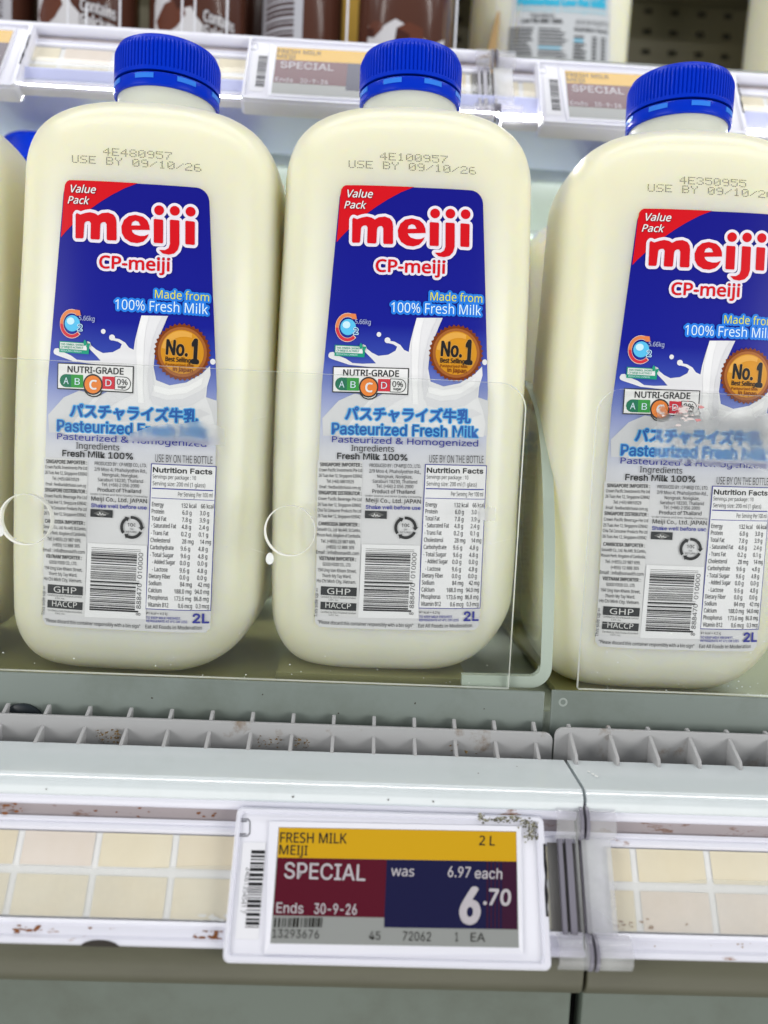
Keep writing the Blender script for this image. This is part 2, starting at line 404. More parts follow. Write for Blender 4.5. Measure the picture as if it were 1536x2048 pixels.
def frame(H, ox, oy, sc_): return lambda p: H((ox+p[0]/sc_, oy+p[1]/sc_))
HL = homography([(680, 368), (965, 380), (958, 1264), (627, 1256)], [(-.0322, .2263), (.0322, .2263), (.0393, .0233), (-.0393, .0233)])
LF = {'P': HL, 'A': frame(HL, 560, 340, 3.072), 'B': frame(HL, 560, 780, 2.8444), 'D': frame(HL, 620, 880, 4.1514)}
def label_ground():
    m = bpy.data.materials.new('label_ground'); m.use_nodes = True; n, l, b = nodes(m)
    b.inputs['Roughness'].default_value = 0.3; b.inputs['Specular IOR Level'].default_value = 0.10
    tc = n.new('ShaderNodeTexCoord'); sp = n.new('ShaderNodeSeparateXYZ'); l.new(tc.outputs['Object'], sp.inputs[0])
    mr = n.new('ShaderNodeMapRange'); mr.inputs[1].default_value = 0.02; mr.inputs[2].default_value = 0.23; l.new(sp.outputs['Z'], mr.inputs[0])
    cr = n.new('ShaderNodeValToRGB'); l.new(mr.outputs[0], cr.inputs[0]); e = cr.color_ramp.elements
    pos = lambda z: (z-0.02)/0.21
    stops = [(0.03, (.65, .65, .67)), (0.095, (.65, .65, .67)), (0.108, (.60, .61, .67)), (0.122, (.42, .46, .66)), (0.138, (.16, .21, .52)), (0.150, (.04, .07, .40)), (0.165, (.010, .014, .27)), (0.22, (.009, .010, .235))]
    e[0].position = pos(stops[0][0]); e[0].color = (*stops[0][1], 1); e[1].position = pos(stops[-1][0]); e[1].color = (*stops[-1][1], 1)
    for z, c in stops[1:-1]: q = e.new(pos(z)); q.color = (*c, 1)
    l.new(cr.outputs[0], b.inputs['Base Color']); return m
def label_object(parent):
    art = Art(LF)
    G = label_ground()
    # the sheet itself, a grid laid on the curved front
    r = 0.0055; NX, NZ = 40, 84; V = []; F = []
    for j in range(NZ+1):
        t = j/NZ if j < 64 else 64/84+(20/84)*math.sin(.5*PI*(j-64)/20); t = t if j else 0.0
        z = 0.0233+(0.2263-0.0233)*t
        hw = float(np.interp(z, (0.0233, 0.105, 0.137, 0.2263), (0.0393, 0.0391, 0.0386, 0.0322)))
        for zz, rr in ((0.2263, r), (0.0233, 0.002)):
            d = abs(z-zz)
            if d < rr: hw -= rr-math.sqrt(max(0, rr*rr-(rr-d)**2))
        for i in range(NX+1):
            x = hw*(-1+2*i/NX); V.append(on_bottle(x, z, 0))
    for j in range(NZ):
        for i in range(NX): a = j*(NX+1)+i; F.append((a, a+1, a+NX+2, a+NX+1))
    # red corner
    art.poly('A', [(400, 87), (820, 103), (740, 135), (660, 178), (590, 222), (520, 272), (465, 315), (410, 368), (372, 405), (343, 437), (352, 330), (366, 150), (372, 112), (384, 95)], RED, 1)
    BLKS = inkm('shadow_print', (0.16, 0.02, 0.03))
    for st, c in (('Value', (408, 163, 566, 170, 46)), ('Pack', (390, 230, 525, 237, 44))):
        art.text('A', st, *c, WH, 3, 0.012, True, halom=BLKS, shift=(4, 4))
    # big lettering
    mm = [(440, 300), (447, 290), (470, 300), (500, 290), (530, 285), (560, 292), (578, 304), (602, 290), (640, 286), (670, 297), (686, 318), (690, 345), (690, 448), (684, 456), (636, 455), (630, 448), (630, 358), (622, 345), (608, 345), (596, 352), (592, 362), (588, 445), (582, 452), (536, 450), (531, 443), (534, 352), (526, 341), (512, 340), (499, 346), (494, 356), (488, 438), (482, 446), (443, 445), (438, 438)]
    ee = [(890, 388), (888, 360), (875, 330), (850, 308), (805, 297), (765, 305), (735, 330), (719, 370), (722, 410), (740, 443), (775, 465), (815, 470), (850, 460), (872, 438), (884, 413), (860, 424), (830, 425), (800, 416), (786, 403), (781, 390)]
    eh = [(779, 362), (786, 342), (805, 333), (824, 340), (834, 361)]
    def stem(x, y0, y1): return [(x, y0+5), (x+5, y0), (x+52, y0+3), (x+57, y0+9), (x+55, y1-3), (x+50, y1+2), (x+4, y1), (x-1, y1-6)]
    jj = [(1012, 327), (1017, 322), (1064, 325), (1069, 331), (1068, 470), (1058, 505), (1036, 528), (1002, 536), (968, 530), (946, 508), (982, 508), (1003, 495), (1011, 470)]
    letters = [mm, ee, stem(915, 320, 466), jj, stem(1104, 326, 470)]
    dots = [(948, 267), (1042, 268), (1136, 270)]
    for pl in letters:
        art.stroke('A', pl, 38, OUTW, 2, True); art.poly('A', pl, OUTW, 2.2) if pl is not ee else None
        art.poly('A', pl, RED, 3.2, [eh] if pl is ee else ())
    art.disc('A', (805, 380), 84, 84, OUTW, 2.15, 24)
    for d in dots: art.disc('A', d, 48, 48, OUTW, 2.3, 20); art.disc('A', d, 30, 30, RED, 3.2, 20)
    art.text('A', 'CP-meiji', 582, 624, 1008, 636, 74, RED, 4, 0.028, halo=15, halom=OUTW)
    art.text('A', 'Made from', 918, 801, 1240, 812, 50, YEL, 4, 0.004, halo=13, halom=GLOW, shift=(4, 4))
    art.text('A', '100% Fresh Milk', 678, 873, 1232, 891, 60, PALE, 4, 0.0, halo=14, halom=GLOW)
    # milk splash
    MK = inkm('milk', (0.74, 0.74, 0.76)); MS = inkm('milk_fold', (0.66, 0.66, 0.69)); ML = inkm('milk_light', (0.82, 0.82, 0.83)); MD = inkm('milk_deep', (0.52, 0.52, 0.57))
    art.poly('A', [(835, 908), (995, 908), (962, 985), (935, 1050), (915, 1130), (905, 1220), (920, 1300), (1000, 1330), (1100, 1310), (1190, 1255), (1240, 1205), (1243, 1260), (1222, 1330), (1215, 1400), (1245, 1480), (1262, 1560), (1250, 1640), (360, 1640), (420, 1560), (470, 1500), (540, 1420), (640, 1370), (700, 1300), (590, 1215), (420, 1196), (360, 1175), (310, 1158), (293, 1137), (300, 1118), (322, 1115), (345, 1135), (400, 1158), (440, 1185), (500, 1190), (585, 1188), (560, 1160), (525, 1125), (500, 1095), (505, 1070), (522, 1078), (530, 1098), (560, 1122), (600, 1142), (660, 1135), (705, 1110), (715, 1085), (690, 1070), (655, 1062), (638, 1048), (642, 1032), (660, 1034), (672, 1050), (700, 1055), (735, 1075), (757, 1105), (786, 1118), (795, 1060), (815, 980)], MK, 1.2)
    art.poly('A', [(835, 910), (880, 910), (862, 985), (850, 1080), (845, 1200), (840, 1330), (845, 1440), (810, 1440), (805, 1300), (802, 1150), (806, 1050), (820, 970)], ML, 2)
    art.poly('A', [(960, 910), (994, 910), (958, 985), (930, 1060), (908, 1150), (898, 1240), (910, 1330), (880, 1420), (868, 1300), (880, 1150), (905, 1040), (935, 960)], MS, 2)
    art.poly('A', [(600, 1390), (700, 1370), (780, 1390), (700, 1430), (620, 1480), (560, 1500), (520, 1480)], MS, 2)
    art.poly('A', [(880, 1390), (980, 1420), (1080, 1410), (1180, 1360), (1215, 1330), (1205, 1400), (1130, 1450), (1000, 1470), (900, 1450)], MS, 2)
    art.poly('A', [(900, 1330), (1000, 1352), (1110, 1332), (1200, 1275), (1190, 1320), (1100, 1375), (990, 1390), (910, 1370)], ML, 2)
    art.poly('A', [(560, 1530), (760, 1470), (960, 1490), (1180, 1470), (1240, 1500), (1120, 1540), (900, 1540), (700, 1560)], MS, 2)
    art.poly('B', [(235, 160), (330, 60), (420, 20), (560, 50), (700, 40), (900, 70), (1090, 30), (1185, 60), (1180, 260), (240, 260)], inkm('milk_wash', (0.62, 0.625, 0.65)), 1.1)
    art.disc('A', (603, 1010), 14, 15, MK, 1.2); art.disc('A', (656, 1046), 18, 18, MK, 1.3); art.disc('A', (310, 1137), 18, 19, MK, 1.3); art.disc('A', (1257, 1178), 16, 18, MK, 1.2)
    # round emission mark and small green badge
    OR = inkm('ring_orange', (0.72, 0.22, 0.08)); BL = inkm('globe', (0.10, 0.50, 0.80)); BLL = inkm('globe_light', (0.55, 0.80, 0.92)); GR = inkm('green', (0.02, 0.32, 0.20)); RR = inkm('ring_red', (0.60, 0.04, 0.06)); RL = inkm('ring_light', (0.80, 0.62, 0.55))
    def arc(c, rx, ry, a0, a1, n): return [(c[0]+rx*math.cos(math.radians(a0+(a1-a0)*i/n)), c[1]+ry*math.sin(math.radians(a0+(a1-a0)*i/n))) for i in range(n+1)]
    c = (410, 966)
    art.poly('A', arc(c, 76, 90, 45, 300, 18)+arc(c, 52, 64, 300, 45, 18), RL, 2)
    art.poly('A', arc(c, 73, 86, 50, 180, 10)+arc(c, 55, 67, 180, 50, 10), RR, 3); art.poly('A', arc(c, 73, 86, 180, 295, 10)+arc(c, 55, 67, 295, 180, 10), OR, 3)
    art.poly('A', [(432, 880), (462, 884), (468, 918), (438, 915)], OR, 3.1)
    art.disc('A', (414, 964), 48, 50, BL, 3); art.disc('A', (404, 950), 24, 22, BLL, 3.5)
    art.text('A', '2', 448, 1006, 474, 1007, 34, inkm('deep_blue', (0.01, 0.05, 0.25)), 4.5, 0.02, halo=5, halom=BLL)
    art.text('A', '5.66kg', 456, 944, 553, 949, 28, inkm('grey_blue', (0.30, 0.34, 0.55)), 4, 0.02)
    art.poly('A', [(332, 1072), (498, 1082), (518, 1092), (514, 1151), (330, 1140)], GR, 3); art.poly('A', [(338, 1078), (505, 1088), (503, 1128), (336, 1118)], WH, 4)
    art.text('A', 'THIS SYMBOL SHOWS', 342, 1097, 482, 1103, 12, GR, 5, 0.02); art.text('A', 'CP-MEIJI IS ACTIVELY', 342, 1114, 482, 1120, 12, GR, 5, 0.02)
    art.text('A', 'REDUCING CARBON', 342, 1134, 470, 1142, 10, PALE, 5, 0.0)
    art.poly('A', [(485, 1100), (484, 1078), (492, 1062), (503, 1076), (503, 1098)], GR, 5.2); art.poly('A', [(500, 1105), (512, 1086), (527, 1085), (520, 1104), (506, 1112)], GR, 5.3)
    # medal
    MB1 = inkm('medal_brown', (0.20, 0.045, 0.012), 0.3); MB2 = inkm('medal_bronze', (0.36, 0.12, 0.03), 0.3); MB3 = inkm('medal_gold', (0.62, 0.27, 0.02), 0.3); MB4 = inkm('medal_light', (0.72, 0.37, 0.07), 0.3)
    mc = (1078, 1125); pts = []
    for i in range(72): a = 2*PI*i/72; k = 170 if i % 2 else 157; pts.append((mc[0]+k*math.cos(a), mc[1]+k*1.04*math.sin(a)))
    art.poly('A', pts, MB1, 2.5); art.disc('A', mc, 146, 152, MB2, 3.2, 40); art.disc('A', mc, 128, 134, MB3, 3.9, 40)
    art.poly('A', arc(mc, 124, 128, 190, 300, 12)+arc((1095, 1150), 122, 118, 290, 200, 12), MB4, 4.5)
    art.text('A', 'No.', 980, 1141, 1112, 1150, 88, K_, 5.4, 0.032, font='gro', halo=4, halom=MB4); art.text('A', '1', 1128, 1189, 1178, 1191, 142, K_, 5.4, 0.04, font='gro', halo=4, halom=MB4)
    art.text('A', 'Best Selling', 978, 1183, 1128, 1190, 27, K_, 5.4, 0.025); art.text('A', 'Pasteurized Milk', 978, 1211, 1148, 1217, 16, MB1, 5.4, 0.015); art.text('A', 'in Japan', 1022, 1241, 1140, 1248, 25, MB1, 5.4, 0.025)
    # grade box
    art.poly('A', [(320, 1205), (788, 1218), (782, 1384), (596, 1376), (586, 1398), (563, 1410), (535, 1412), (508, 1402), (490, 1384), (484, 1372), (316, 1366)], K_, 3); art.poly('A', [(326, 1211), (781, 1224), (776, 1376), (590, 1369), (580, 1390), (560, 1402), (535, 1404), (512, 1395), (496, 1378), (490, 1364), (322, 1359)], WH, 3.8)
    art.text('A', 'NUTRI-GRADE', 383, 1263, 726, 1271, 38, K_, 4.6, 0.022, font='hum')
    g1, g2, g3 = inkm('grade_a', (0.004, 0.16, 0.085)), inkm('grade_b', (0.03, 0.30, 0.05)), inkm('grade_d', (0.60, 0.02, 0.04)); og = inkm('grade_c', (0.80, 0.22, 0.03))
    art.poly('A', arc((372, 1314), 38, 40, 90, 270, 10)+[(407, 1276), (406, 1355)], g1, 4.6); art.poly('A', [(407, 1276), (480, 1278), (480, 1357), (406, 1355)], g2, 4.6)
    art.poly('A', [(598, 1284), (672, 1286), (670, 1362), (596, 1360)], g3, 4.6)
    art.poly('A', [(672, 1282)]+arc((732, 1326), 38, 42, 270, 450, 10)+[(670, 1366)], DG, 4.5); art.poly('A', [(676, 1286)]+arc((732, 1326), 33, 37, 270, 450, 10)+[(674, 1362)], WH, 5)
    art.disc('A', (540, 1335), 60, 64, K_, 4.8, 28); art.disc('A', (540, 1335), 51, 54, og, 5.4, 28)
    for st, q, hgt in (('A', (358, 1335, 390, 1336), 40), ('B', (428, 1338, 460, 1339), 40), ('D', (616, 1343, 652, 1344), 40)): art.text('A', st, *q, hgt, PALE, 5.4, 0.0)
    art.text('A', 'C', 518, 1363, 564, 1364, 54, WH, 6.2, 0.03); art.text('A', '0%', 684, 1332, 750, 1335, 34, K_, 5.8, 0.012); art.text('A', 'sugar', 690, 1352, 742, 1354, 16, K_, 5.8, 0.03)
    # headings under the picture
    LG = inkm('halo_blue', (0.10, 0.44, 0.80))
    art.text('B', '\u30d1\u30b9\u30c1\u30e3\u30e9\u30a4\u30ba\u725b\u4e73', 366, 164, 1080, 183, 62, SKY, 4, 0.03, halo=6, halom=LG, res=3, font='cjk')
    art.text('B', 'Pasteurized Fresh Milk', 290, 250, 1125, 271, 62, SKY, 4, 0.016, font='gro', halo=5, halom=LG)
    art.text('B', 'Pasteurized & Homogenized', 290, 297, 1125, 322, 34, NAVYT, 4, 0.012)
    art.text('B', 'Ingredients', 400, 347, 644, 353, 34, DG, 4, 0.008); art.text('B', 'Fresh Milk 100%', 320, 392, 720, 402, 34, K_, 4, 0.028, font='gro')
    art.text('B', 'USE BY ON THE BOTTLE', 843, 412, 1157, 418, 42, DG, 4, 0.0)
    # lower sheet
    for q in ([(55, 170), (430, 180), (395, 1470), (40, 1455)],): art.poly('D', q, inkm('sheet_grey', (0.66, 0.66, 0.67)), 1.5)
    H_ = 0.02
    for st, x0, y0, x1, y1, cap, wt in [
        ('SINGAPORE IMPORTER :', 75, 218, 425, 222, 29, H_), ('Crown Pacific Investments Pte Ltd', 68, 262, 425, 266, 26, 0), ('26 Tuas Ave 12, Singapore 639042', 65, 308, 425, 314, 26, 0),
        ('Tel. (+65) 68610529', 130, 356, 358, 361, 26, 0), ('Email : feedback@chiatai.com.sg', 72, 402, 413, 410, 25, 0), ('SINGAPORE DISTRIBUTOR :', 62, 453, 420, 460, 29, H_),
        ('Crown Pacific Beverage Pte Ltd', 60, 501, 420, 508, 26, 0), ('26 Tuas Ave 12, Singapore 639042', 57, 550, 417, 557, 26, 0), ('Chia Tai Consumer Products Pte Ltd', 55, 597, 418, 604, 26, 0), ('26 Tuas Ave 12, Singapore 639042', 55, 645, 412, 652, 26, 0),
        ('CAMBODIA IMPORTER :', 62, 711, 403, 719, 29, H_), ('Sonavith Co., Ltd. No.A49, St.Camko,', 50, 757, 412, 765, 26, 0), ('Phnom Penh, Kingdom of Cambodia.', 48, 805, 412, 812, 26, 0), ('Tel. (+855) 23 987 699,', 82, 856, 370, 862, 27, 0),
        ('(+855) 12 888 305', 130, 904, 360, 908, 26, 0), ('Email : info@sonavith.com', 42, 949, 400, 957, 28, 0), ('VIETNAM IMPORTER :', 67, 1000, 375, 1007, 29, H_), ('GOOD FOOD CO., LTD.', 98, 1048, 335, 1052, 26, 0),
        ('194 Ung Van Khiem Street,', 55, 1096, 378, 1104, 27, 0), ('Thanh My Tay Ward,', 92, 1143, 335, 1148, 26, 0), ('Ho Chi Minh City, Vietnam.', 50, 1187, 375, 1195, 27, 0),
        ('PRODUCED BY : CP-MEIJI CO., LTD.', 488, 224, 913, 233, 28, 0.008), ('2/9 Moo 4, Phaholyothin Rd.,', 485, 271, 912, 281, 28, 0), ('Nongnak, Nongkae,', 550, 315, 843, 321, 27, 0), ('Saraburi 18230, Thailand', 513, 356, 882, 363, 27, 0),
        ('Tel. (+66) 2 056 2000', 543, 396, 850, 402, 27, 0), ('Product of Thailand', 510, 441, 865, 448, 30, 0.016), ('Under Licence and Strict Quality Control by', 450, 469, 918, 483, 15, 0), ('Meiji Co., Ltd. JAPAN', 457, 517, 912, 529, 34, 0.012),
        ('"Please discard this container responsibly with a bin sign"', 55, 1532, 848, 1555, 29, 0), ('Eat All Foods in Moderation', 890, 1557, 1342, 1564, 30, 0), ('#1 kcal = 4.2 kJ', 898, 1440, 1068, 1444, 20, 0)]:
        art.text('D', st, x0, y0, x1, y1, cap, DG if not wt else K_, 4, max(wt, 0.009))
    art.text('D', 'Shake well before use', 455, 571, 910, 580, 30, NAVYT, 4, 0.026, font='gro')
    art.text('D', 'TO KEEP MILK FRESHEST,', 898, 1477, 1178, 1481, 19, NAVYT, 4, 0.02); art.text('D', 'REFRIGERATE AT 4\u00b0C OR LESS', 898, 1504, 1228, 1509, 19, NAVYT, 4, 0.02); art.text('D', '2L', 1268, 1507, 1400, 1511, 74, NAVYT, 4, 0.04, font='gro')
    art.poly('D', [(83, 1219), (382, 1227), (379, 1300), (80, 1292)], inkm('box_dark', (0.03, 0.032, 0.035)), 3); art.poly('D', [(80, 1348), (379, 1357), (375, 1421), (77, 1412)], inkm('box_dark', (0, 0, 0)), 3)
    art.text('D', 'GHP', 135, 1281, 328, 1286, 48, inkm('box_text', (0.6, 0.6, 0.6)), 4, 0.008); art.text('D', 'HACCP', 120, 1396, 332, 1402, 44, inkm('box_text', (0, 0, 0)), 4, 0.008)
    for yy in (1314, 1440): art.text('D', 'Certified by SGS (Thailand) Limited', 82, yy, 371, yy+8, 15, DG, 4, 0.0); art.text('D', 'Cert. no.', 148, yy+22, 230, yy+25, 14, DG, 4, 0.0)
    art.text('D', 'This side up \u00bb\u203a', 52, 1478, 60, 1238, 27, DG, 4, 0.006)
    # round return mark and dark certification lozenge
    art.poly('D', [(450, 586), (632, 592), (630, 656), (448, 650)], inkm('box_dark', (0, 0, 0)), 3); art.poly('D', [(540, 592), (608, 622), (540, 652), (474, 620)], inkm('lozenge', (0.12, 0.12, 0.12)), 4)
    art.stroke('D', [(505, 626), (520, 634), (528, 612), (538, 634), (552, 620), (556, 632), (575, 632)], 6, inkm('box_text', (0, 0, 0)), 5)
    rc = (786, 730)
    for k in range(3):
        a0 = -95+120*k; art.poly('D', arc(rc, 94, 94, a0, a0+92, 10)+arc(rc, 70, 70, a0+92, a0, 10), K_, 4)
        a1 = math.radians(a0+92); a2 = math.radians(a0+112)
        art.poly('D', [(rc[0]+106*math.cos(a1), rc[1]+106*math.sin(a1)), (rc[0]+82*math.cos(a2), rc[1]+82*math.sin(a2)), (rc[0]+58*math.cos(a1), rc[1]+58*math.sin(a1))], K_, 4)
    art.text('D', '10\u00a2', 753, 722, 818, 724, 28, K_, 4, 0.012); art.text('D', 'ON', 772, 750, 797, 751, 13, DG, 4, 0.01); art.text('D', 'RETURN', 742, 774, 824, 776, 15, DG, 4, 0.01)
    # bar code (bars lie across) and its number reading upwards
    art.poly('D', [(425, 866), (908, 878), (893, 1482), (393, 1476)], inkm('panel_white', (0.78, 0.78, 0.80)), 2.5)
    rnd = random.Random(31); y = 902.0
    while y < 1412:
        hgt = rnd.choice((3, 3, 6, 6, 9, 14)); t = (y-900)/520
        xl, xr = 456-22*t, (858 if y < 930 or 1155 < y < 1180 or y > 1398 else 830)-26*t
        art.poly('D', [(xl, y), (xr, y+10), (xr, y+10+hgt), (xl, y+hgt)], K_, 3.4); y += hgt+rnd.choice((4, 4, 7, 11))
    art.text('D', '8', 850, 1453, 851, 1432, 36, DG, 4, 0.0); art.text('D', '888470', 853, 1398, 864, 1190, 36, DG, 4, 0.0); art.text('D', '010000', 864, 1150, 878, 938, 36, DG, 4, 0.0)
    # nutrition table
    art.poly('D', [(948, 200), (1470, 213), (1414, 1412), (891, 1399)], NAVYT, 2.5); art.poly('D', [(955, 207), (1463, 220), (1408, 1405), (898, 1392)], inkm('panel_white', (0, 0, 0)), 3.2)
    art.text('D', 'Nutrition Facts', 962, 271, 1437, 281, 40, K_, 4, 0.035, font='gro'); art.text('D', 'Servings per package : 10', 960, 322, 1308, 330, 32, DG, 4, 0); art.text('D', 'Serving size: 200 ml (1 glass)', 960, 379, 1380, 390, 34, DG, 4, 0)
    art.stroke('D', [(958, 404), (1438, 415)], 9, NAVYT, 4); art.stroke('D', [(951, 483), (1446, 496)], 5, NAVYT, 4)
    art.text('D', 'Per Serving', 1163, 466, 1298, 470, 36, DG, 4, 0); art.text('D', 'Per 100 ml', 1312, 470, 1436, 473, 36, DG, 4, 0)
    rows = [('Energy', 952, 552, 1048, '132 kcal', 1190, 1308, '66 kcal', 1345, 1443), ('Protein', 950, 609, 1050, '6.0 g', 1197, 1270, '3.0 g', 1335, 1408), ('Total Fat', 948, 668, 1068, '7.8 g', 1193, 1268, '3.9 g', 1333, 1406), ('- Saturated Fat', 946, 726, 1146, '4.8 g', 1190, 1264, '2.4 g', 1328, 1402), ('- Trans Fat', 942, 786, 1084, '0.2 g', 1186, 1261, '0.1 g', 1325, 1398),
            ('Cholesterol', 938, 846, 1096, '28 mg', 1192, 1283, '14 mg', 1335, 1420), ('Carbohydrate', 935, 905, 1125, '9.6 g', 1180, 1256, '4.8 g', 1320, 1393), ('- Total Sugar', 932, 966, 1124, '9.6 g', 1180, 1252, '4.8 g', 1316, 1390), ('- Added Sugar', 950, 1024, 1136, '0.0 g', 1173, 1249, '0.0 g', 1313, 1388), ('- Lactose', 948, 1085, 1075, '9.6 g', 1170, 1246, '4.8 g', 1311, 1384),
            ('Dietary Fiber', 923, 1142, 1098, '0.0 g', 1170, 1243, '0.0 g', 1308, 1381), ('Sodium', 920, 1200, 1022, '84 mg', 1172, 1266, '42 mg', 1313, 1403), ('Calcium', 917, 1258, 1024, '188.0 mg', 1126, 1262, '94.0 mg', 1288, 1400), ('Phosphorus', 915, 1317, 1074, '173.6 mg', 1124, 1259, '86.8 mg', 1281, 1396), ('Vitamin B12', 912, 1377, 1078, '0.6 mcg', 1155, 1266, '0.3 mcg', 1295, 1398)]
    for nm, x0, y, x1, v1, a0, a1, v2, b0, b1 in rows:
        art.text('D', nm, x0, y, x1, y+3, 35, DG, 4, 0.01); art.text('D', v1, a0, y+7, a1, y+9, 35, DG, 4, 0.01); art.text('D', v2, b0, y+10, b1, y+12, 35, DG, 4, 0.01)
    return art.build('label', on_bottle, parent, base=[(V, F, G)])
DOTS = {'0': '01110 10001 10011 10101 11001 10001 01110', '1': '00100 01100 00100 00100 00100 00100 01110', '2': '01110 10001 00001 00110 01000 10000 11111', '3': '01110 10001 00001 00110 00001 10001 01110', '4': '00010 00110 01010 10010 11111 00010 00010', '5': '11111 10000 11110 00001 00001 10001 01110',
        '6': '01110 10000 10000 11110 10001 10001 01110', '7': '11111 00001 00010 00100 00100 01000 01000', '8': '01110 10001 10001 01110 10001 10001 01110', '9': '01110 10001 10001 01111 00001 00001 01110', 'E': '11111 10000 10000 11110 10000 10000 11111', 'U': '10001 10001 10001 10001 10001 10001 01110', 'S': '01111 10000 10000 01110 00001 00001 11110',
        'B': '11110 10001 10001 11110 10001 10001 11110', 'Y': '10001 10001 01010 00100 00100 00100 00100', '/': '00000 00001 00010 00100 01000 10000 00000', ' ': '00000 '*7}
JET = inkm('date_ink', (0.04, 0.04, 0.035), 0.6)
def date_code(code, parent):
    art = Art(LF)
    for st, x0, y0, x1, y1 in ((code, 760, 318, 894, 325), ('USE BY 09/10/26', 697, 333, 951, 347)):
        n = len(st); pw = (x1-x0)/(n-0.25)
        for i, ch in enumerate(st):
            for r, row in enumerate(DOTS[ch].split()):
                for c, b in enumerate(row):
                    if b == '1':
                        x = x0+pw*(i+c*0.17); y = y0+(y1-y0)*(x-x0)/(x1-x0)-13.5+r*2.25
                        art.disc('P', (x+random.uniform(-.25, .25), y+random.uniform(-.15, .15)), 1.3, 0.85, JET, 1, 8)
    return art.build('date_code', on_bottle, parent)
BODY, CAP, RING = bottle_body(), cap_mesh(), ring_mesh()
for me_, ms_, ang in ((BODY, [HDPE, NECK], 60), (CAP, [CAPB], 25), (RING, [CAPB, CAPL], 35)):
    for m_ in ms_: me_.materials.append(m_)
    me_.shade_smooth(); me_.set_sharp_from_angle(angle=math.radians(ang))
def inst(name, me, parent):
    o = bpy.data.objects.new(name, me); COL.objects.link(o); o.parent = parent; return o
LABEL = [None]
def milk_bottle(loc, rot, label, code, group, with_label=True):
    b = empty('milk_bottle', loc, tuple(math.radians(a) for a in rot))
    tag(b, label, 'milk bottle', group)
    inst('body', BODY, b); c = inst('cap', CAP, b); c.rotation_euler.z = (len(bpy.data.objects)*0.37) % 1.0; inst('tamper_ring', RING, c)
    if with_label:
        if LABEL[0] is None: LABEL[0] = label_object(b).data
        else: inst('label', LABEL[0], b)
    if code: date_code(code, b)
    return b
FR = 'milk bottles in the front row'
milk_bottle((0.0213, 0.4075, -0.1105), (0, -0.9, 0), 'white milk bottle with blue cap in the middle, dated with code 4E100957', '4E100957', FR)
milk_bottle((-0.1063, 0.4075, -0.1158), (0, 0.4, -1.0), 'white milk bottle with blue cap dated with code 4E480957, behind a smeared acrylic front', '4E480957', FR)
milk_bottle((0.1555, 0.4045, -0.1143), (0, -0.5, -0.5), 'white milk bottle dated with code 4E350955, its label cut by the picture edge', '4E350955', FR)
milk_bottle((-0.2365, 0.4080, -0.1155), (0, 0, -3.0), 'white milk bottle of which only a plain side shows, at the picture edge', None, FR)
BR = 'milk bottles in the second row'
for x, lab in ((-0.2180, 'blue capped milk bottle half hidden behind the two bottles at the picture edge'), (-0.1010, 'milk bottle in the second row behind the bottle coded 4E480957'), (0.0400, 'milk bottle in the second row behind the bottle coded 4E100957'), (0.1600, 'milk bottle in the second row whose pale shoulder shows beside the bottle coded 4E350955')):
    milk_bottle((x, 0.5380, -0.1160), (0, 0, random.uniform(-4, 4)), lab, None, BR)

# ------------------------------------------------------------------ tray: clear fronts, wall, floor
def panel(name, outline, y0, y1, parent, m=None):
    me = MB().extrude(outline, y0, y1, 0, 'y'); n = len(outline)
    for i in range(n): me.m[i] = 1
    return me.build(name, [m or ACRY, EDGEW], parent)
TL = tag(empty('acrylic_tray', (-0.1, 0.36, -0.117)), 'clear acrylic tray with thick green edged side wall holding two milk bottles', 'display tray')
TR = tag(empty('acrylic_tray', (0.16, 0.36, -0.117)), 'clear acrylic tray with torn frosted tape on its front, at the picture edge', 'display tray')
def local(o): o.matrix_parent_inverse = Matrix.Translation(-o.parent.location); return o
def ring_hole(c, r, parent):
    N = 40; m = MB(); vs = []; fs = []
    for i in range(N):
        a = 2*PI*i/N; wv = 0.00028 + 0.00075*max(0, -math.cos(a-0.45))
        for rr, y in ((r-wv, 0.3500), (r, 0.3498), (r, 0.3539), (r-wv*0.6, 0.3537)): vs.append((c[0]+rr*math.cos(a), y, c[1]+rr*math.sin(a)))
    for i in range(N):
        j = (i+1) % N
        for q in range(4): fs.append((4*i+q, 4*i+(q+1) % 4, 4*j+(q+1) % 4, 4*j+q))
    m.add(vs, fs); return m.build('finger_hole_edge', mat('hole_edge', (0.80, 0.80, 0.74), 0.3), parent, smooth=True, sharp=60)
fp = local(panel('front_panel', rrect(-0.34, 0.0737, -0.1110, 0.0300, (0.0004, 0.0004, 0.012, 0.0004), 8), 0.3508, 0.3535, TL))
hb = mat('glue_blob', (0.80, 0.82, 0.80), 0.3)
for cx in (-0.0307, -0.1490):
    ring_hole((cx, -0.0412), 0.0116, fp)
    bm = bmesh.new(); bmesh.ops.create_uvsphere(bm, u_segments=12, v_segments=8, radius=0.0021)
    for v in bm.verts:
        v.co.x *= 0.9; v.co.y *= 0.4; v.co.z *= 1.15 if v.co.z < 0 else 1.5
        v.co += Vector((cx-0.0085, 0.3500, -0.0545)) if cx > -0.1 else Vector((cx-0.011, 0.3500, -0.0470))
    me = bpy.data.meshes.new('glue_blob'); bm.to_mesh(me); bm.free(); link('glue_blob', me, fp, [hb], True)
def smear(pts, y, m, parent, name='tape_residue'):
    me = bpy.data.meshes.new(name); me.from_pydata([(x, y, z) for x, z in pts], [], [tuple(range(len(pts)))])
    bm = bmesh.new(); bm.from_mesh(me); bmesh.ops.triangulate(bm, faces=bm.faces); bm.to_mesh(me); bm.free(); return link(name, me, parent, [m])
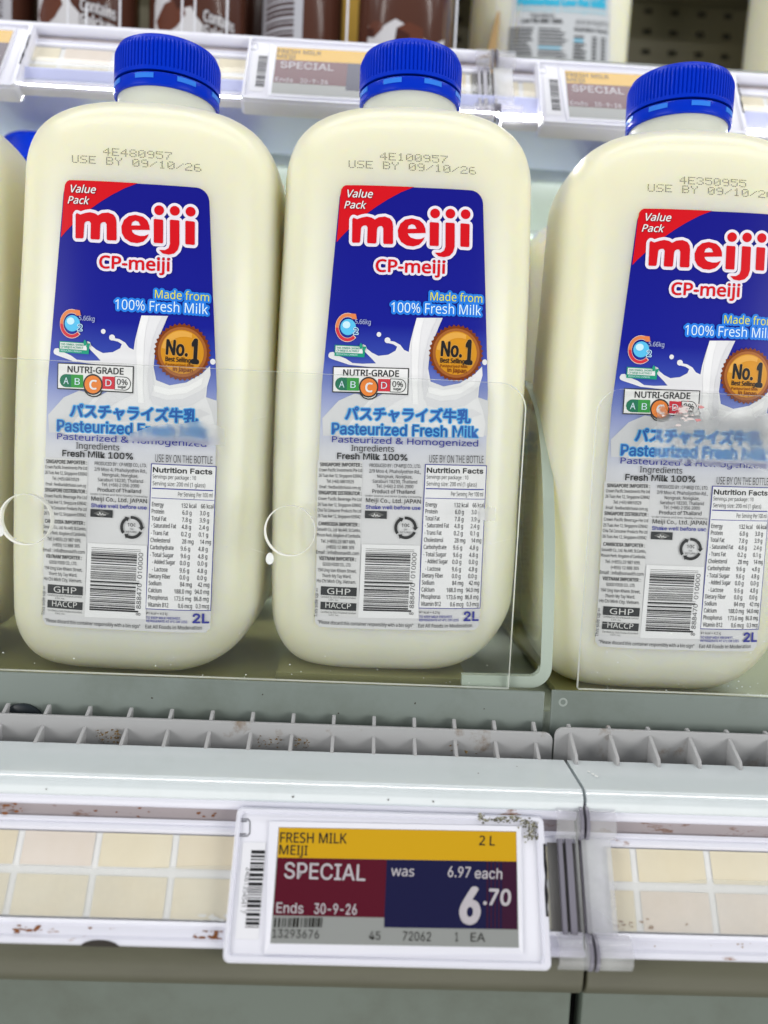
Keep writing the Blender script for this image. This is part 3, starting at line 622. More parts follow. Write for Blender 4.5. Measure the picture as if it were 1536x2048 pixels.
def torn(x0, x1, z0, z1, amp, seed, slope=0.05):
    r = random.Random(seed); n = 26; p = []
    for i in range(n+1): x = x0+(x1-x0)*i/n; p.append((x, z0-slope*(x-x0)*0.1+r.uniform(-amp, amp)*.4))
    for i in range(n+1): x = x1-(x1-x0)*i/n; p.append((x, z1-slope*(x-x0)*0.1+r.uniform(-amp, amp)))
    return p
smear([(-0.1032, -0.0005), (-0.100, 0.0005), (-0.094, 0.0030), (-0.088, 0.0042), (-0.081, 0.0048), (-0.074, 0.0062), (-0.070, 0.0064), (-0.0655, 0.0050), (-0.0615, 0.0035), (-0.0608, -0.0035), (-0.068, -0.0043), (-0.080, -0.0030), (-0.090, -0.0032), (-0.098, -0.0040), (-0.1035, -0.0040)], 0.3504, FROST, fp)
smear(torn(0.0545, 0.0625, -0.0325, -0.0265, 0.0009, 5), 0.3504, FROST, fp)
def wear(parent, x0, x1, seed):
    r = random.Random(seed); m = MB()
    for i in range(60):
        x, z = r.uniform(x0, x1), (-0.1105+abs(r.gauss(0, 0.006)) if i < 36 else r.uniform(-0.10, 0.025)); k = r.uniform(0.00008, 0.00035)
        m.add([(x+k*math.cos(2*PI*j/6)*r.uniform(.5, 1.6), 0.3505, z+k*math.sin(2*PI*j/6)*r.uniform(.5, 1.2)) for j in range(6)], [tuple(range(6))])
    for i in range(14):
        x, z, a, L = r.uniform(x0, x1), r.uniform(-0.10, 0.02), r.uniform(-.5, .5), r.uniform(0.004, 0.016); dx, dz = L*math.cos(a), L*math.sin(a)
        m.add([(x, 0.3505, z), (x+dx, 0.3505, z+dz), (x+dx, 0.3505, z+dz+0.00006), (x, 0.3505, z+0.00009)], [(0, 1, 2, 3)])
    return tag(m.build('scuffs', mat('scuff', (0.80, 0.82, 0.80), 0.6), parent), kind='stuff')
wear(fp, -0.165, 0.072, 21)
# U shaped body of the tray: floor and thick side wall with rounded front edge
wz = [-0.0985, -0.075, -0.050, -0.030, -0.008, 0.009, 0.023, 0.034, 0.040, 0.043]; wy = [0.354, 0.3565, 0.361, 0.3675, 0.376, 0.387, 0.402, 0.422, 0.446, 0.475]
tt = np.linspace(0, 9, 46); ker = lambda v: np.convolve(np.pad(np.interp(tt, range(10), v), 3, 'edge'), np.ones(7)/7, 'valid')
wall = list(zip(ker(wy), ker(wz))); wall[0] = (0.354, -0.0985); NW = len(wall)
wall += [(0.62, 0.043), (0.62, -0.1010), (0.354, -0.1010)]
m = MB().extrude(wall, 0.0886, 0.0941, 0)
for i in range(NW): m.m[i] = 1
m.m[NW+2] = 1
local(m.build('side_wall', [ACRYW, EDGE], TL, 0, 2, True, 40))
N = 8; arcp = lambda r: [(0.0841+r*math.sin(.5*PI*i/N), -0.1010-r*math.cos(.5*PI*i/N)) for i in range(N+1)]
local(MB().extrude([(0.0520, -0.1110)]+arcp(0.0100)+arcp(0.0045)[::-1]+[(0.0520, -0.1060)], 0.3540, 0.3580, 0, 'y').build('bent_corner', EDGE, TL))
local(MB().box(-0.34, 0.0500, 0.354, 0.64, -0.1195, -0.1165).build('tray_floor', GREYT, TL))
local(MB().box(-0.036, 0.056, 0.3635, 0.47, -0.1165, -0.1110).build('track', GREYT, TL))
fr = local(panel('front_panel', rrect(0.1062, 0.46, -0.1100, 0.0300, (0.0004, 0.0004, 0.0004, 0.012), 8), 0.3508, 0.3535, TR))
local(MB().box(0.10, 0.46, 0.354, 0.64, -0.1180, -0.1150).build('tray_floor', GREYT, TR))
wear(fr, 0.108, 0.20, 33)
smear(torn(0.1335, 0.1990, -0.0020, 0.0215, 0.0030, 11), 0.3504, FROSTR, fr)
SMEARS = Art({'Z': lambda p: p}); rr_ = random.Random(8); TPK = mat('smear_red', (0.60, 0.25, 0.25), 0.8); TPW = mat('smear_pale', (0.66, 0.58, 0.56), 0.8)
for i in range(24):  # flecks imitate the label's red letter as refracted through the tape
    cx, cz = rr_.gauss(0.1455, 0.0036), rr_.gauss(0.0205, 0.0021); k = rr_.uniform(0.0003, 0.0013)
    SMEARS.poly('Z', [(cx+k*1.6*rr_.uniform(.4, 1.2)*math.cos(2*PI*j/7), cz+k*.7*rr_.uniform(.4, 1.2)*math.sin(2*PI*j/7)) for j in range(7)], TPK if rr_.random() < .3 else TPW, i)
SMEARS.build('refracted_smear', lambda x, z, l: (x, 0.3502-0.000004*l, z), fr, cell=0.05)
smear(torn(0.176, 0.199, 0.004, 0.0165, 0.003, 4), 0.3501, FROST, fr)

# ------------------------------------------------------------------ lower shelf: strip, grille, nose, rail, bumper, kick panel
def prism(name, prof, x0, x1, m, parent=None, bevel=0.0, seg=2, smooth=False):
    return MB().extrude(prof, x0, x1).build(name, m, parent, bevel, seg, smooth)
SL = tag(prism('tray_front_strip', [(0.3470, -0.150), (0.3490, -0.150), (0.3490, -0.1105), (0.3470, -0.1105)], -0.42, 0.0899, SAGE, None, 0.0007, 3, True), 'long sage green metal strip under the tray of two milk bottles', 'metal strip')
SR = tag(prism('tray_front_strip', [(0.3470, -0.150), (0.3490, -0.150), (0.3490, -0.1096), (0.3470, -0.1096)], 0.0931, 0.45, SAGE, None, 0.0007, 3, True), 'sage green metal strip with an embossed mark, under the cut off bottle', 'metal strip')
tagm = MB().lathe([(0.0022, -0.0002), (0.0020, 0.0), (0.0013, 0.0), (0.0011, -0.0002)], 20)
em = tagm.build('embossed_mark', mat('emboss', (0.34, 0.38, 0.35), 0.4), SR, smooth=True); em.location = (0.0985, 0.3469, -0.1150); em.rotation_euler = (PI/2, 0, 0)
kn = MB().lathe([(0.0105, -0.001), (0.0105, 0.0012), (0.0095, 0.0018), (0.004, 0.0018)], 40).build('round_plug', mat('dark_rubber', (0.012, 0.018, 0.024), 0.35), SL, smooth=True)
kn.location = (-0.1480, 0.3466, -0.1350); kn.rotation_euler = (PI/2, 0, 0)
def grille(x0, x1, top, first, pitch, fin, endr, label, backfin):
    m = MB(); m.extrude(rrect(x0, x1, -0.160, top, (0.0005, 0.0005, endr[1], endr[0]), 5), 0.3382, 0.3400, 0, 'y')
    x = first
    while x < x1-0.004:
        if x > x0+0.002:
            m.extrude([(0.3383, top-0.0020), (0.3265, top-0.0082), (0.3255, top-0.0105), (0.3255, -0.150), (0.3383, -0.150)] if fin else [(0.3383, top-0.0044), (0.3270, top-0.0100), (0.3260, top-0.0125), (0.3260, -0.150), (0.3383, -0.150)], x-0.0008, x+0.0008)
            if backfin: m.extrude([(0.3399, top-0.0002), (0.3448, top+0.0026), (0.3460, top+0.0022), (0.3460, -0.145), (0.3399, -0.145)], x-0.0008, x+0.0008)
            else: m.extrude([(0.3399, top+0.0002), (0.3420, top+0.0007), (0.3430, top), (0.3430, -0.145), (0.3399, -0.145)], x-0.0008, x+0.0008)
        x += pitch
    return tag(m.build('air_grille', GRILLE, None, 0.0004, 2), label, 'air grille')
GL = grille(-0.42, 0.0926, -0.1266, -0.1533-0.0184*14, 0.01836, False, (0.001, 0.004), 'long grey plastic air grille with many short fins and brown grime between them', True)
GR_ = grille(0.0934, 0.45, -0.1240, 0.1003, 0.0183, True, (0.004, 0.001), 'short grey air grille in front of the bottle coded 4E350955', False)
CRUMB = mat('dried_grime', (0.16, 0.10, 0.035), 0.95)
def crumbs(name, parent, boxes, seed, rmax=0.0011):
    r = random.Random(seed); m = MB()
    for (x0, x1, y0, y1, z0, z1, n) in boxes:
        for _ in range(n):
            c = Vector((r.uniform(x0, x1), r.uniform(y0, y1), r.uniform(z0, z1))); s = r.uniform(0.15, 1)**2*rmax
            vs = [c+Vector((r.uniform(-1, 1), r.uniform(-1, 1), r.uniform(-.6, .6)))*s for _ in range(5)]
            m.add(vs, [(0, 1, 2), (0, 2, 3), (0, 3, 4), (0, 4, 1), (1, 2, 4), (2, 3, 4)])
    return tag(m.build(name, CRUMB, parent), kind='stuff')
crumbs('dried_grime', GL, [(-0.113, -0.101, 0.3345, 0.3381, -0.1375, -0.1315, 90), (-0.041, -0.030, 0.335, 0.3381, -0.137, -0.132, 40), (-0.0245, -0.0175, 0.335, 0.3381, -0.1375, -0.132, 40), (0.045, 0.060, 0.335, 0.3381, -0.137, -0.131, 12)], 3)
def nose_profile():
    q = [(0.0, 0.0)]; th = 3.0                           # rolled edge: tight bend, shallow facet, tight bend
    while th < 86:
        r_ = 0.016 if 34 <= th < 45 else 0.0022; dth = 1.0 if 34 <= th < 45 else 4.0; d = r_*math.radians(dth); t = math.radians(th+dth/2)
        q.append((q[-1][0]-d*math.cos(t), q[-1][1]-d*math.sin(t))); th += dth
    o = 0.2985-q[-1][0]
    return [(0.3300, -0.1356), (0.3300, -0.1450), (0.3005, -0.1450), (0.2990, -0.1440), (0.2985, -0.1428)]+[(o+u, -0.1360+v) for u, v in q[::-1]]
NL = tag(prism('shelf_nose', nose_profile(), -0.45, 0.0958, NOSE, None, 0, 2, True), 'glossy pale grey shelf front edge below the long air grille', 'shelf edge')
NR = tag(prism('shelf_nose', nose_profile(), 0.0972, 0.45, NOSE, None, 0, 2, True), 'short glossy pale grey shelf front edge section past the seam, with a chip mark', 'shelf edge')
smear([(0.1005, 0.0), (0.1025, 0.0006), (0.1035, 0.0)], 0, NOSE, NR, 'chip') if False else None
chipm = MB()
for (cx, cyy, r_) in ((0.1035, 0.318, 0.0008), (0.1045, 0.3155, 0.0007), (0.1052, 0.3135, 0.0009)): chipm.add([(cx+r_*math.cos(a)*random.uniform(.5, 1.2), cyy+1.6*r_*math.sin(a)*random.uniform(.6, 1.2), -0.13535) for a in [i*PI/4 for i in range(8)]], [tuple(range(8))])
chipm.build('chip_mark', mat('chip_white', (0.85, 0.86, 0.86), 0.5), NR)
SP = mat('dirt_speck', (0.05, 0.04, 0.03), 0.9)
def specks(parent, spots):
    m = MB()
    for (x, y, z, r_, ax) in spots:
        q = []
        for i in range(7):
            a = 2*PI*i/7; k = r_*random.uniform(.5, 1.2)
            q.append((x+k*math.cos(a), y+(k*math.sin(a) if ax == 'z' else 0), z+(k*math.sin(a) if ax == 'y' else 0)))
        m.add(q, [tuple(range(7))])
    return tag(m.build('dirt_specks', SP, parent), kind='stuff')
specks(NL, [(-0.021, 0.29830, -0.1415, 0.0005, 'y'), (0.017, 0.29830, -0.1415, 0.0004, 'y'), (0.055, 0.3126, -0.1354, 0.0005, 'z'), (-0.118, 0.29830, -0.1415, 0.0004, 'y'), (0.073, 0.321, -0.1354, 0.0004, 'z'), (0.035, 0.29830, -0.1415, 0.0005, 'y')])
specks(SL, [(0.03, 0.34695, -0.118, 0.0005, 'y'), (-0.04, 0.34695, -0.1165, 0.0004, 'y'), (-0.005, 0.34695, -0.124, 0.0004, 'y'), (-0.09, 0.34695, -0.120, 0.0005, 'y'), (0.062, 0.34695, -0.1195, 0.0004, 'y')])
# shared frame of the ticket rails: x along the shelf, y up the sloping face, z out of the face
RX = math.atan2(0.8716, 0.490)
def slope_frame(name, y, z, x=0.0): return empty(name, (x, y, z), (RX, 0, 0))
def rail_section(x0, x1, parent, paper_x0, seed, tilt=0):
    """profile given as (s down the face, height off it)"""
    def ex(pts, m, name, bev=0.0, smooth=False): return MB().extrude([(-s, h) for s, h in pts], x0, x1).build(name, m, parent, bev, 2, smooth)
    tube = [(-0.0030+0.0036*math.cos(a)*1.0, 0.0010+0.0036*math.sin(a)) for a in [2*PI*i/20 for i in range(20)]]
    ex([(s+0.0003, h) for s, h in tube], RAILW, 'rail_bead', 0, True)
    ex([(0.0008, -0.001), (0.0052, -0.001), (0.0052, -0.003), (0.0008, -0.003)], GROOVE, 'rail_groove')
    ex([(0.0052, -0.003), (0.0052, 0.0004), (0.0064, 0.0008), (0.0072, -0.0002), (0.0080, 0.0004), (0.0092, 0.0004), (0.0103, -0.0006), (0.0103, -0.003)], RAILW, 'rail_ridge')
    ex([(0.0103, -0.0022), (0.0420, -0.0022), (0.0420, -0.0040), (0.0103, -0.0040)], RAILW, 'rail_back')
    m = MB().extrude([(-s, h) for s, h in [(0.0412, -0.0030), (0.0412, 0.0006), (0.0424, 0.0012), (0.0436, 0.0002), (0.0466, 0.0002), (0.0476, 0.0022), (0.0492, 0.0024), (0.0498, 0.0010), (0.0498, -0.0030)]], x0, x1)
    m.build('rail_foot', RAILW, parent)
    # printed strip: white grid with cream squares
    pm = MB(); r = random.Random(seed); pm.add([(paper_x0, -0.0405, -0.0012), (x1, -0.0405, -0.0012), (x1, -0.0108, -0.0012), (paper_x0, -0.0108, -0.0012)], [(0, 1, 2, 3)], 0)
    x = paper_x0 + (0.0 if tilt else 0.0)
    k = 0; x = -0.0955-0.0303*12 if seed == 1 else 0.1229-0.0306*14
    while x < x1:
        a, b = max(x, paper_x0), min(x+0.0275, x1)
        if b > a+0.001:
            for (s0, s1) in ((0.0108, 0.0229), (0.0262, 0.0405)):
                mi = 1+r.choice((0, 0, 1, 2, 3)); pm.add([(a, -s1, -0.0008), (b, -s1, -0.0008), (b, -s0, -0.0008), (a, -s0, -0.0008)], [(0, 1, 2, 3)], mi)
        x += 0.0303
    pm.build('printed_strip', [PAPERW]+CREAMS, parent)
    # clear bowed cover over the strip
    cm = MB(); n = 8; vs = []
    nx = 24
    for i in range(nx+1):
        xx = x0+(x1-x0)*i/nx; wob = 0.0006*math.sin(xx*38+seed)+0.0003*math.sin(xx*90)
        for j in range(n+1):
            t = j/n; vs.append((xx, -(0.0106+0.0306*t), 0.0002+0.0013*math.sin(PI*t)+wob*math.sin(PI*t)))
    cm.add(vs, [(i*(n+1)+j, (i+1)*(n+1)+j, (i+1)*(n+1)+j+1, i*(n+1)+j+1) for i in range(nx) for j in range(n)])
    cm.build('clear_cover', COVER, parent, smooth=True, sharp=80)
    fm = MB(); nf = 60; up_ = [(x0+(x1-x0)*i/nf, -(0.0222-0.0016*math.sin((x0+(x1-x0)*i/nf)*27+0.6+seed)-0.0004*math.sin(i*.9))) for i in range(nf+1)]  # pale veiled film added as the wavy reflection in the cover's lower half
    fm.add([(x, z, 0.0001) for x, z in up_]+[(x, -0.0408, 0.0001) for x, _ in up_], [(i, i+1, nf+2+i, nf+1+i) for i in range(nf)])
    fm.build('glare_film', MATS.get('glare_film') or clear('glare_film', (0.98, 0.98, 0.98), rough=0.08, veil=0.2), parent)
def ticket_rail(x0, x1, y, z, seed, label, paper_x0=None):
    e = tag(slope_frame('ticket_rail', y, z), label, 'ticket rail'); rail_section(x0, x1, e, paper_x0 if paper_x0 is not None else x0, seed); return e
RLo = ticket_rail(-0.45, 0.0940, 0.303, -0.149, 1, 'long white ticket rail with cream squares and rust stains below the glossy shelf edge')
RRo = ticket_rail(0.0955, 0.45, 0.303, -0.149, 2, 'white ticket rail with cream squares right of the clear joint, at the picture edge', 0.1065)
# broken lower edge of the long rail: a dark bite and flaking paint
bite = MB().extrude([(-0.0895+0.0065*math.cos(a)*(1.1 if math.cos(a) > 0 else 1), -0.0500+0.0022*max(0, math.sin(a))) for a in [PI*i/12 for i in range(13)]], 0.0001, 0.0027, 0, 'z')
bite.build('broken_notch', mat('notch_dark', (0.03, 0.025, 0.02), 0.9), RLo)
RUST = mat('rust', (0.22, 0.075, 0.02), 0.9)
def flakes(parent, spots, seed, m=RUST, nm='rust_stain'):
    r = random.Random(seed); mb = MB()
    for (x0, x1, s0, s1, h, n, rm) in spots:
        for _ in range(n):
            cx, cs, k = r.uniform(x0, x1), r.uniform(s0, s1), r.uniform(.15, 1)**2*rm*.85
            mb.add([(cx+k*1.7*math.cos(2*PI*i/7)*r.uniform(.5, 1.2), -cs+k*.7*math.sin(2*PI*i/7)*r.uniform(.5, 1.2), h+r.uniform(0, 2e-5)) for i in range(7)], [tuple(range(7))])
    return tag(mb.build(nm, m, parent), kind='stuff')
flakes(RLo, [(-0.136, -0.128, 0.0003, 0.0050, 0.0011, 26, 0.0011), (-0.122, -0.112, 0.0438, 0.0462, 0.0004, 22, 0.0011), (-0.104, -0.060, 0.0012, 0.0048, -0.0008, 9, 0.0007), (-0.056, -0.0445, 0.0440, 0.0474, 0.0004, 26, 0.0012), (-0.095, -0.085, 0.0438, 0.0450, 0.0004, 4, 0.0006), (-0.059, -0.052, 0.0012, 0.0040, -0.0008, 6, 0.0009)], 9)
flakes(RRo, [(0.107, 0.122, 0.0360, 0.0402, -0.0005, 34, 0.0009), (0.1345, 0.1365, 0.037, 0.0385, -0.0005, 4, 0.0007), (0.11, 0.19, 0.0435, 0.0455, 0.0004, 12, 0.0005)], 12, mat('brown_grime', (0.30, 0.17, 0.08), 0.9), 'grime_spots')
flakes(RLo, [(-0.0535, -0.0430, 0.0385, 0.0408, -0.0004, 14, 0.0016)], 15, mat('paint_flake', (0.8, 0.8, 0.78), 0.7), 'peeling_paint')
# bumper and kick panel
def bumper_profile():
    p = [(0.3080, -0.1930), (0.2815, -0.1930), (0.2795, -0.1960), (0.2795, -0.2010)]
    for i in range(7): a = PI+0.5*PI*i/6; p.append((0.2885+0.0090*math.cos(a), -0.2035+0.0085*math.sin(a)))
    return p + [(0.308, -0.2120)]
tag(prism('bumper_strip', bumper_profile(), -0.45, 0.0948, BEIGE, None, 0.0006, 3, True), 'long olive grey plastic bumper under the rust stained ticket rail', 'bumper strip')
tag(prism('bumper_strip', bumper_profile(), 0.0962, 0.45, BEIGE, None, 0.0006, 3, True), 'short olive grey plastic bumper under the clear joint and beyond the seam', 'bumper strip')
KICK = mat('kick_paint', (0.2, 0.23, 0.19), 0.45); grime(KICK, (0.115, 0.14, 0.115), (0.085, 0.10, 0.075), 18, 0.45, 0.7)
tag(prism('front_panel', [(0.2905, -0.40), (0.30, -0.40), (0.30, -0.2125), (0.2905, -0.2125)], -0.45, 0.0940, KICK, None, 0.0008, 2), 'large sage green lower front panel of the chiller', 'front panel', kind='structure')
tag(prism('front_panel', [(0.2905, -0.40), (0.30, -0.40), (0.30, -0.2125), (0.2905, -0.2125)], 0.0985, 0.45, KICK, None, 0.0008, 2), 'sage green lower front panel beyond the black seam', 'front panel', kind='structure')
tag(MB().box(-0.5, 0.5, 0.306, 0.344, -0.42, -0.162).build('chiller_core', DARKGAP), kind='structure')
tag(MB().box(-0.5, 0.5, 0.3495, 0.765, -0.16, -0.1205).build('shelf_floor', mat('floor_paint', (0.42, 0.47, 0.40), 0.5)), kind='structure')

# ------------------------------------------------------------------ price tags
TW, TH = 0.1231, 0.0542
HT = homography([(474, 1615), (1085, 1640), (1105, 1945), (445, 1930)], [(0, 0), (TW, 0), (TW, -TH), (0, -TH)])
TF = {'T': frame(HT, 430, 1580, 1.8506)}
def on_tag(x, y, layer): return (x, y, 0.00155+0.00005*layer)
OCH = inkm('ochre', (0.56, 0.32, 0.006), 0.18); MAR = inkm('maroon', (0.085, 0.003, 0.014), 0.18); NAV = inkm('navy', (0.007, 0.007, 0.045), 0.18); SGR = inkm('screen_grey', (0.26, 0.27, 0.262), 0.18); PLUM = inkm('plum', (0.035, 0.005, 0.024), 0.18); STX = inkm('screen_text', (0.46, 0.43, 0.46), 0.2); SDK = inkm('screen_dark', (0.02, 0.018, 0.015), 0.2)
def screen_art(e, full=True):
    a = Art(TF, 'gro')
    a.poly('T', [(238, 143), (1113, 166), (1127, 590), (210, 574)], SGR, 0)
    a.poly('T', [(240, 145), (1112, 168), (1115, 276), (235, 256)], OCH, 1)
    a.poly('T', [(235, 256), (641, 266), (634, 479), (220, 470)], MAR, 1)
    a.poly('T', [(641, 266), (1115, 276), (1121, 523), (633, 515)], NAV, 1.2); a.poly('T', [(1062, 275), (1115, 276), (1121, 523), (1064, 522)], PLUM, 2)
    for i in range(6): a.poly('T', [(1062-14*(i+1), 274), (1062-14*i-7, 274), (1064-14*i-7, 521), (1064-14*(i+1), 521)], PLUM, 2) if i < 4 else None
    hum = ('FRESH MILK', 'MEIJI', 'was', 'EA', '2 L')
    for st, q, cap, m, wt in [('SPECIAL', (260, 332, 562, 343), 58, STX, 0.012), ('FRESH MILK', (244, 200, 492, 206), 37, SDK, 0.0), ('MEIJI', (241, 244, 347, 248), 35, SDK, 0.0), ('2 L', (978, 215, 1035, 217), 34, SDK, 0.012),
        ('was', (657, 325, 742, 328), 36, STX, 0.008), ('6.97', (865, 330, 948, 333), 38, STX, 0.012), ('each', (963, 336, 1063, 339), 38, STX, 0.012), ('6', (906, 495, 984, 499), 124, STX, 0.045), ('.70', (995, 431, 1095, 435), 56, STX, 0.03),
        ('Ends', (232, 460, 333, 463), 38, STX, 0.008), ('30-9-26', (373, 464, 532, 468), 38, STX, 0.012), ('13293676', (218, 552, 392, 556), 31, SDK, 0.0), ('45', (578, 560, 620, 561), 31, SDK, 0.004), ('72062', (702, 563, 806, 566), 33, SDK, 0.004), ('1', (895, 566, 906, 566), 32, SDK, 0.0), ('EA', (951, 567, 1004, 568), 32, SDK, 0.004)]:
        if not full and st in ('was', 'each', '13293676', '45', '72062', '1', 'EA', '2 L'): continue
        a.text('T', st, *q, cap, m, 3, wt if st not in hum[:2] else 0.008, font='hum' if st in hum else None)
    if full:
        r = random.Random(5); x = 226
        while x < 408: wd = r.choice((4, 4, 7, 9)); a.poly('T', [(x, 479), (x+wd, 479.3), (x+wd-3, 514.3), (x-3, 514)], SDK, 3); x += wd+r.choice((4, 6, 8))
    return a.build('screen', on_tag, e, cell=0.05)
def price_tag(x, y, z, label, full=True, group=None, dz=0.0, rotz=0):
    e = tag(slope_frame('price_tag', y, z, x), label, 'price tag', group)
    # body slab with rounded corners, raised rim, sloping inner frame round the screen
    MB().extrude(rrect(0, TW, -TH, 0, 0.0026, 6), -0.0085, 0.0011, 0, 'z').build('tag_body', WHITE, e, 0.0009, 3, True)
    ro, ri = rrect(0.0004, TW-0.0004, -TH+0.0004, -0.0004, 0.0024, 6), rrect(0.0022, TW-0.0034, -TH+0.0030, -0.0024, 0.0016, 6)
    m = MB(); n = len(ro)
    vs = [(p[0], p[1], 0.0009) for p in ro]+[(p[0], p[1], 0.0026) for p in rrect(0.0008, TW-0.0008, -TH+0.0008, -0.0008, 0.0022, 6)]+[(p[0], p[1], 0.0026) for p in rrect(0.0017, TW-0.0028, -TH+0.0024, -0.0018, 0.0018, 6)]+[(p[0], p[1], 0.0009) for p in ri]
    m.add(vs, [(k*n+i, k*n+(i+1) % n, (k+1)*n+(i+1) % n, (k+1)*n+i) for k in range(3) for i in range(n)]); m.build('rim', mat('tag_rim', (0.72, 0.72, 0.80), 0.2), e)
    s = screen_art(e, full)
    # inner bevel frame between face and screen
    q = [HT((430+a/1.8506, 1580+b/1.8506)) for a, b in ((238, 143), (1113, 166), (1127, 590), (210, 574))]
    oq = [HT((430+a/1.8506, 1580+b/1.8506)) for a, b in ((205, 122), (1128, 148), (1140, 612), (190, 612))]
    fm = MB(); fm.add([(a, b, 0.00225) for a, b in oq]+[(a, b, 0.00158) for a, b in q]+[(a, b, 0.0009) for a, b in oq], [(i, (i+1) % 4, 4+(i+1) % 4, 4+i) for i in range(4)]+[(8+i, 8+(i+1) % 4, (i+1) % 4, i) for i in range(4)])
    fm.build('screen_frame', WHITE, e)
    # bar code sticker and number, standing upright at the side
    a = Art(TF); a.poly('T', [(104, 198), (192, 200), (166, 560), (78, 557)], inkm('sticker', (0.74, 0.74, 0.78)), 4)
    r = random.Random(17); yy = 228
    while yy < 522:
        hh = r.choice((4, 5, 9, 13)); t = (yy-228)/300; a.poly('T', [(136-22*t, yy), (188-22*t, yy+1), (188-22*t, yy+1+hh), (136-22*t, yy+hh)], K_, 5); yy += hh+r.choice((4, 5, 7))
    if full: a.text('T', '24061354541 7', 118, 292, 96, 460, 19, DG, 5, 0.0)
    a.build('barcode_sticker', lambda x_, y_, l_: (x_, y_, 0.0011+0.00005*l_), e, cell=0.05)
    b = Art(TF); CH = mat('chrome_line', (0.30, 0.30, 0.34), 0.25, Metallic=0.7)
    b.stroke('T', [(92, 112), (122, 112), (130, 122), (130, 165), (120, 176), (86, 175)], 4, CH, 4); b.stroke('T', [(86, 175), (92, 112)], 3, CH, 4.2); b.stroke('T', [(97, 120), (118, 120)], 5, CH, 4.2); b.stroke('T', [(92, 168), (115, 168)], 5, CH, 4.2)
    b.build('latch_mark', lambda x_, y_, l_: (x_, y_, 0.0011+0.00005*l_), e, cell=0.05)
    v = Art(TF); v.poly('T', [(1208, 212), (1216, 212), (1218, 260), (1224, 300), (1222, 360), (1229, 400), (1226, 440), (1231, 476), (1221, 476), (1218, 430), (1214, 380), (1216, 330), (1211, 290)], K_, 0)
    v.build('side_slot', lambda x_, y_, l_: (x_, y_, 0.00268), e, cell=0.05)
    if full:
        mm_ = Art(TF); MO = inkm('mould', (0.10, 0.095, 0.07), 0.9); MO2 = inkm('mould_pale', (0.26, 0.25, 0.18), 0.9); r = random.Random(23)
        path = [(978, 100), (985, 122), (1010, 126), (1045, 120), (1075, 125), (1100, 120), (1130, 128), (1160, 140), (1175, 155), (1165, 178), (1158, 200)]
        for i in range(170):
            k = r.random()*(len(path)-1.001); j = int(k); t = k-j; px, py = (path[j][u]*(1-t)+path[j+1][u]*t for u in (0, 1)); sg = 4+10*(k/10)
            mm_.disc('T', (px+r.gauss(0, sg), py+r.gauss(0, sg*.7)), r.uniform(1.5, 6.5), r.uniform(1.5, 5), MO if r.random() < .6 else MO2, 1+i*0.002, 7)
        mm_.build('mould_stain', lambda x_, y_, l_: (x_, y_, 0.0023+0.00003*l_ if y_ < -0.0040 else 0.00275+0.00001*l_), e, cell=0.05)
    return e
price_tag(-0.0430, 0.2995, -0.1468, 'large white price tag showing SPECIAL and 6.70, mould at its corner')
UG = 'price tags on the upper shelf'
price_tag(-0.3275, 0.492, 0.2375, 'white price tag on the upper shelf cut off at the picture edge, with glaring screen', False, UG)
price_tag(-0.0780, 0.492, 0.2385, 'upper price tag between the caps of the bottles coded 4E480957 and 4E100957', False, UG)
price_tag(0.0955, 0.492, 0.2355, 'white price tag on the upper shelf showing SPECIAL in purple below the low fat bottle', False, UG)

# ------------------------------------------------------------------ clear joints between rails
def rail_joint(x, y, z, label):
    e = tag(slope_frame('rail_joint', y, z, x), label, 'rail joint', 'clear joints of the ticket rails')
    for (s0, s1, w0, w1) in ((-0.0062, 0.0078, -0.0115, 0.0125), (0.0415, 0.0535, -0.0135, 0.0145)):
        for (a, b) in ((w0, -0.0012), (0.0016, w1)):
            n = 12; pr = []; pi_ = []; c = (s0+s1)/2; hr = (s1-s0)/2
            for i in range(n+1):
                t = PI*i/n; pr.append((-(c-hr*math.cos(t)), 0.0052*math.sin(t)+0.0012)); pi_.append((-(c-(hr-0.0011)*math.cos(t)), 0.0042*math.sin(t)+0.0012))
            MB().extrude(pr+pi_[::-1], a, b).build('clear_sleeve', CLIP, e, 0, 2, True)
        for fx in (-0.0014, 0.0010):
            n = 12; c = (s0+s1)/2; hr = (s1-s0)/2+0.0005
            pr = [(-(c-hr*math.cos(PI*i/n)), 0.0060*math.sin(PI*i/n)+0.001) for i in range(n+1)]
            MB().extrude(pr, fx-0.0006, fx+0.0006).build('clear_flange', SMOKE, e)
    MB().extrude([(-0.0075, 0.0010), (-0.0418, 0.0010), (-0.0418, 0.0022), (-0.0075, 0.0022)], -0.0010, 0.0106).build('clear_web', clear('clear_web', (0.92, 0.91, 0.95), rough=0.10, veil=0.30) if 'clear_web' not in MATS else MATS['clear_web'], e)
    for fx, hw in ((-0.0095, 0.0008), (-0.0060, 0.0012), (-0.0028, 0.0005), (0.0, 0.0009)):
        MB().box(fx-hw, fx+hw, -0.0418, -0.0078, -0.0015, 0.0012).build('clear_rib', SMOKE if hw > 0.0006 else CLIP, e)
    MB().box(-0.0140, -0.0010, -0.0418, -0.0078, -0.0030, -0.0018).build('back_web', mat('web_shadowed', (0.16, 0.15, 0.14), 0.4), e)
    return e
rail_joint(0.0962, 0.3012, -0.1482, 'clear plastic joint beside the large mouldy price tag')
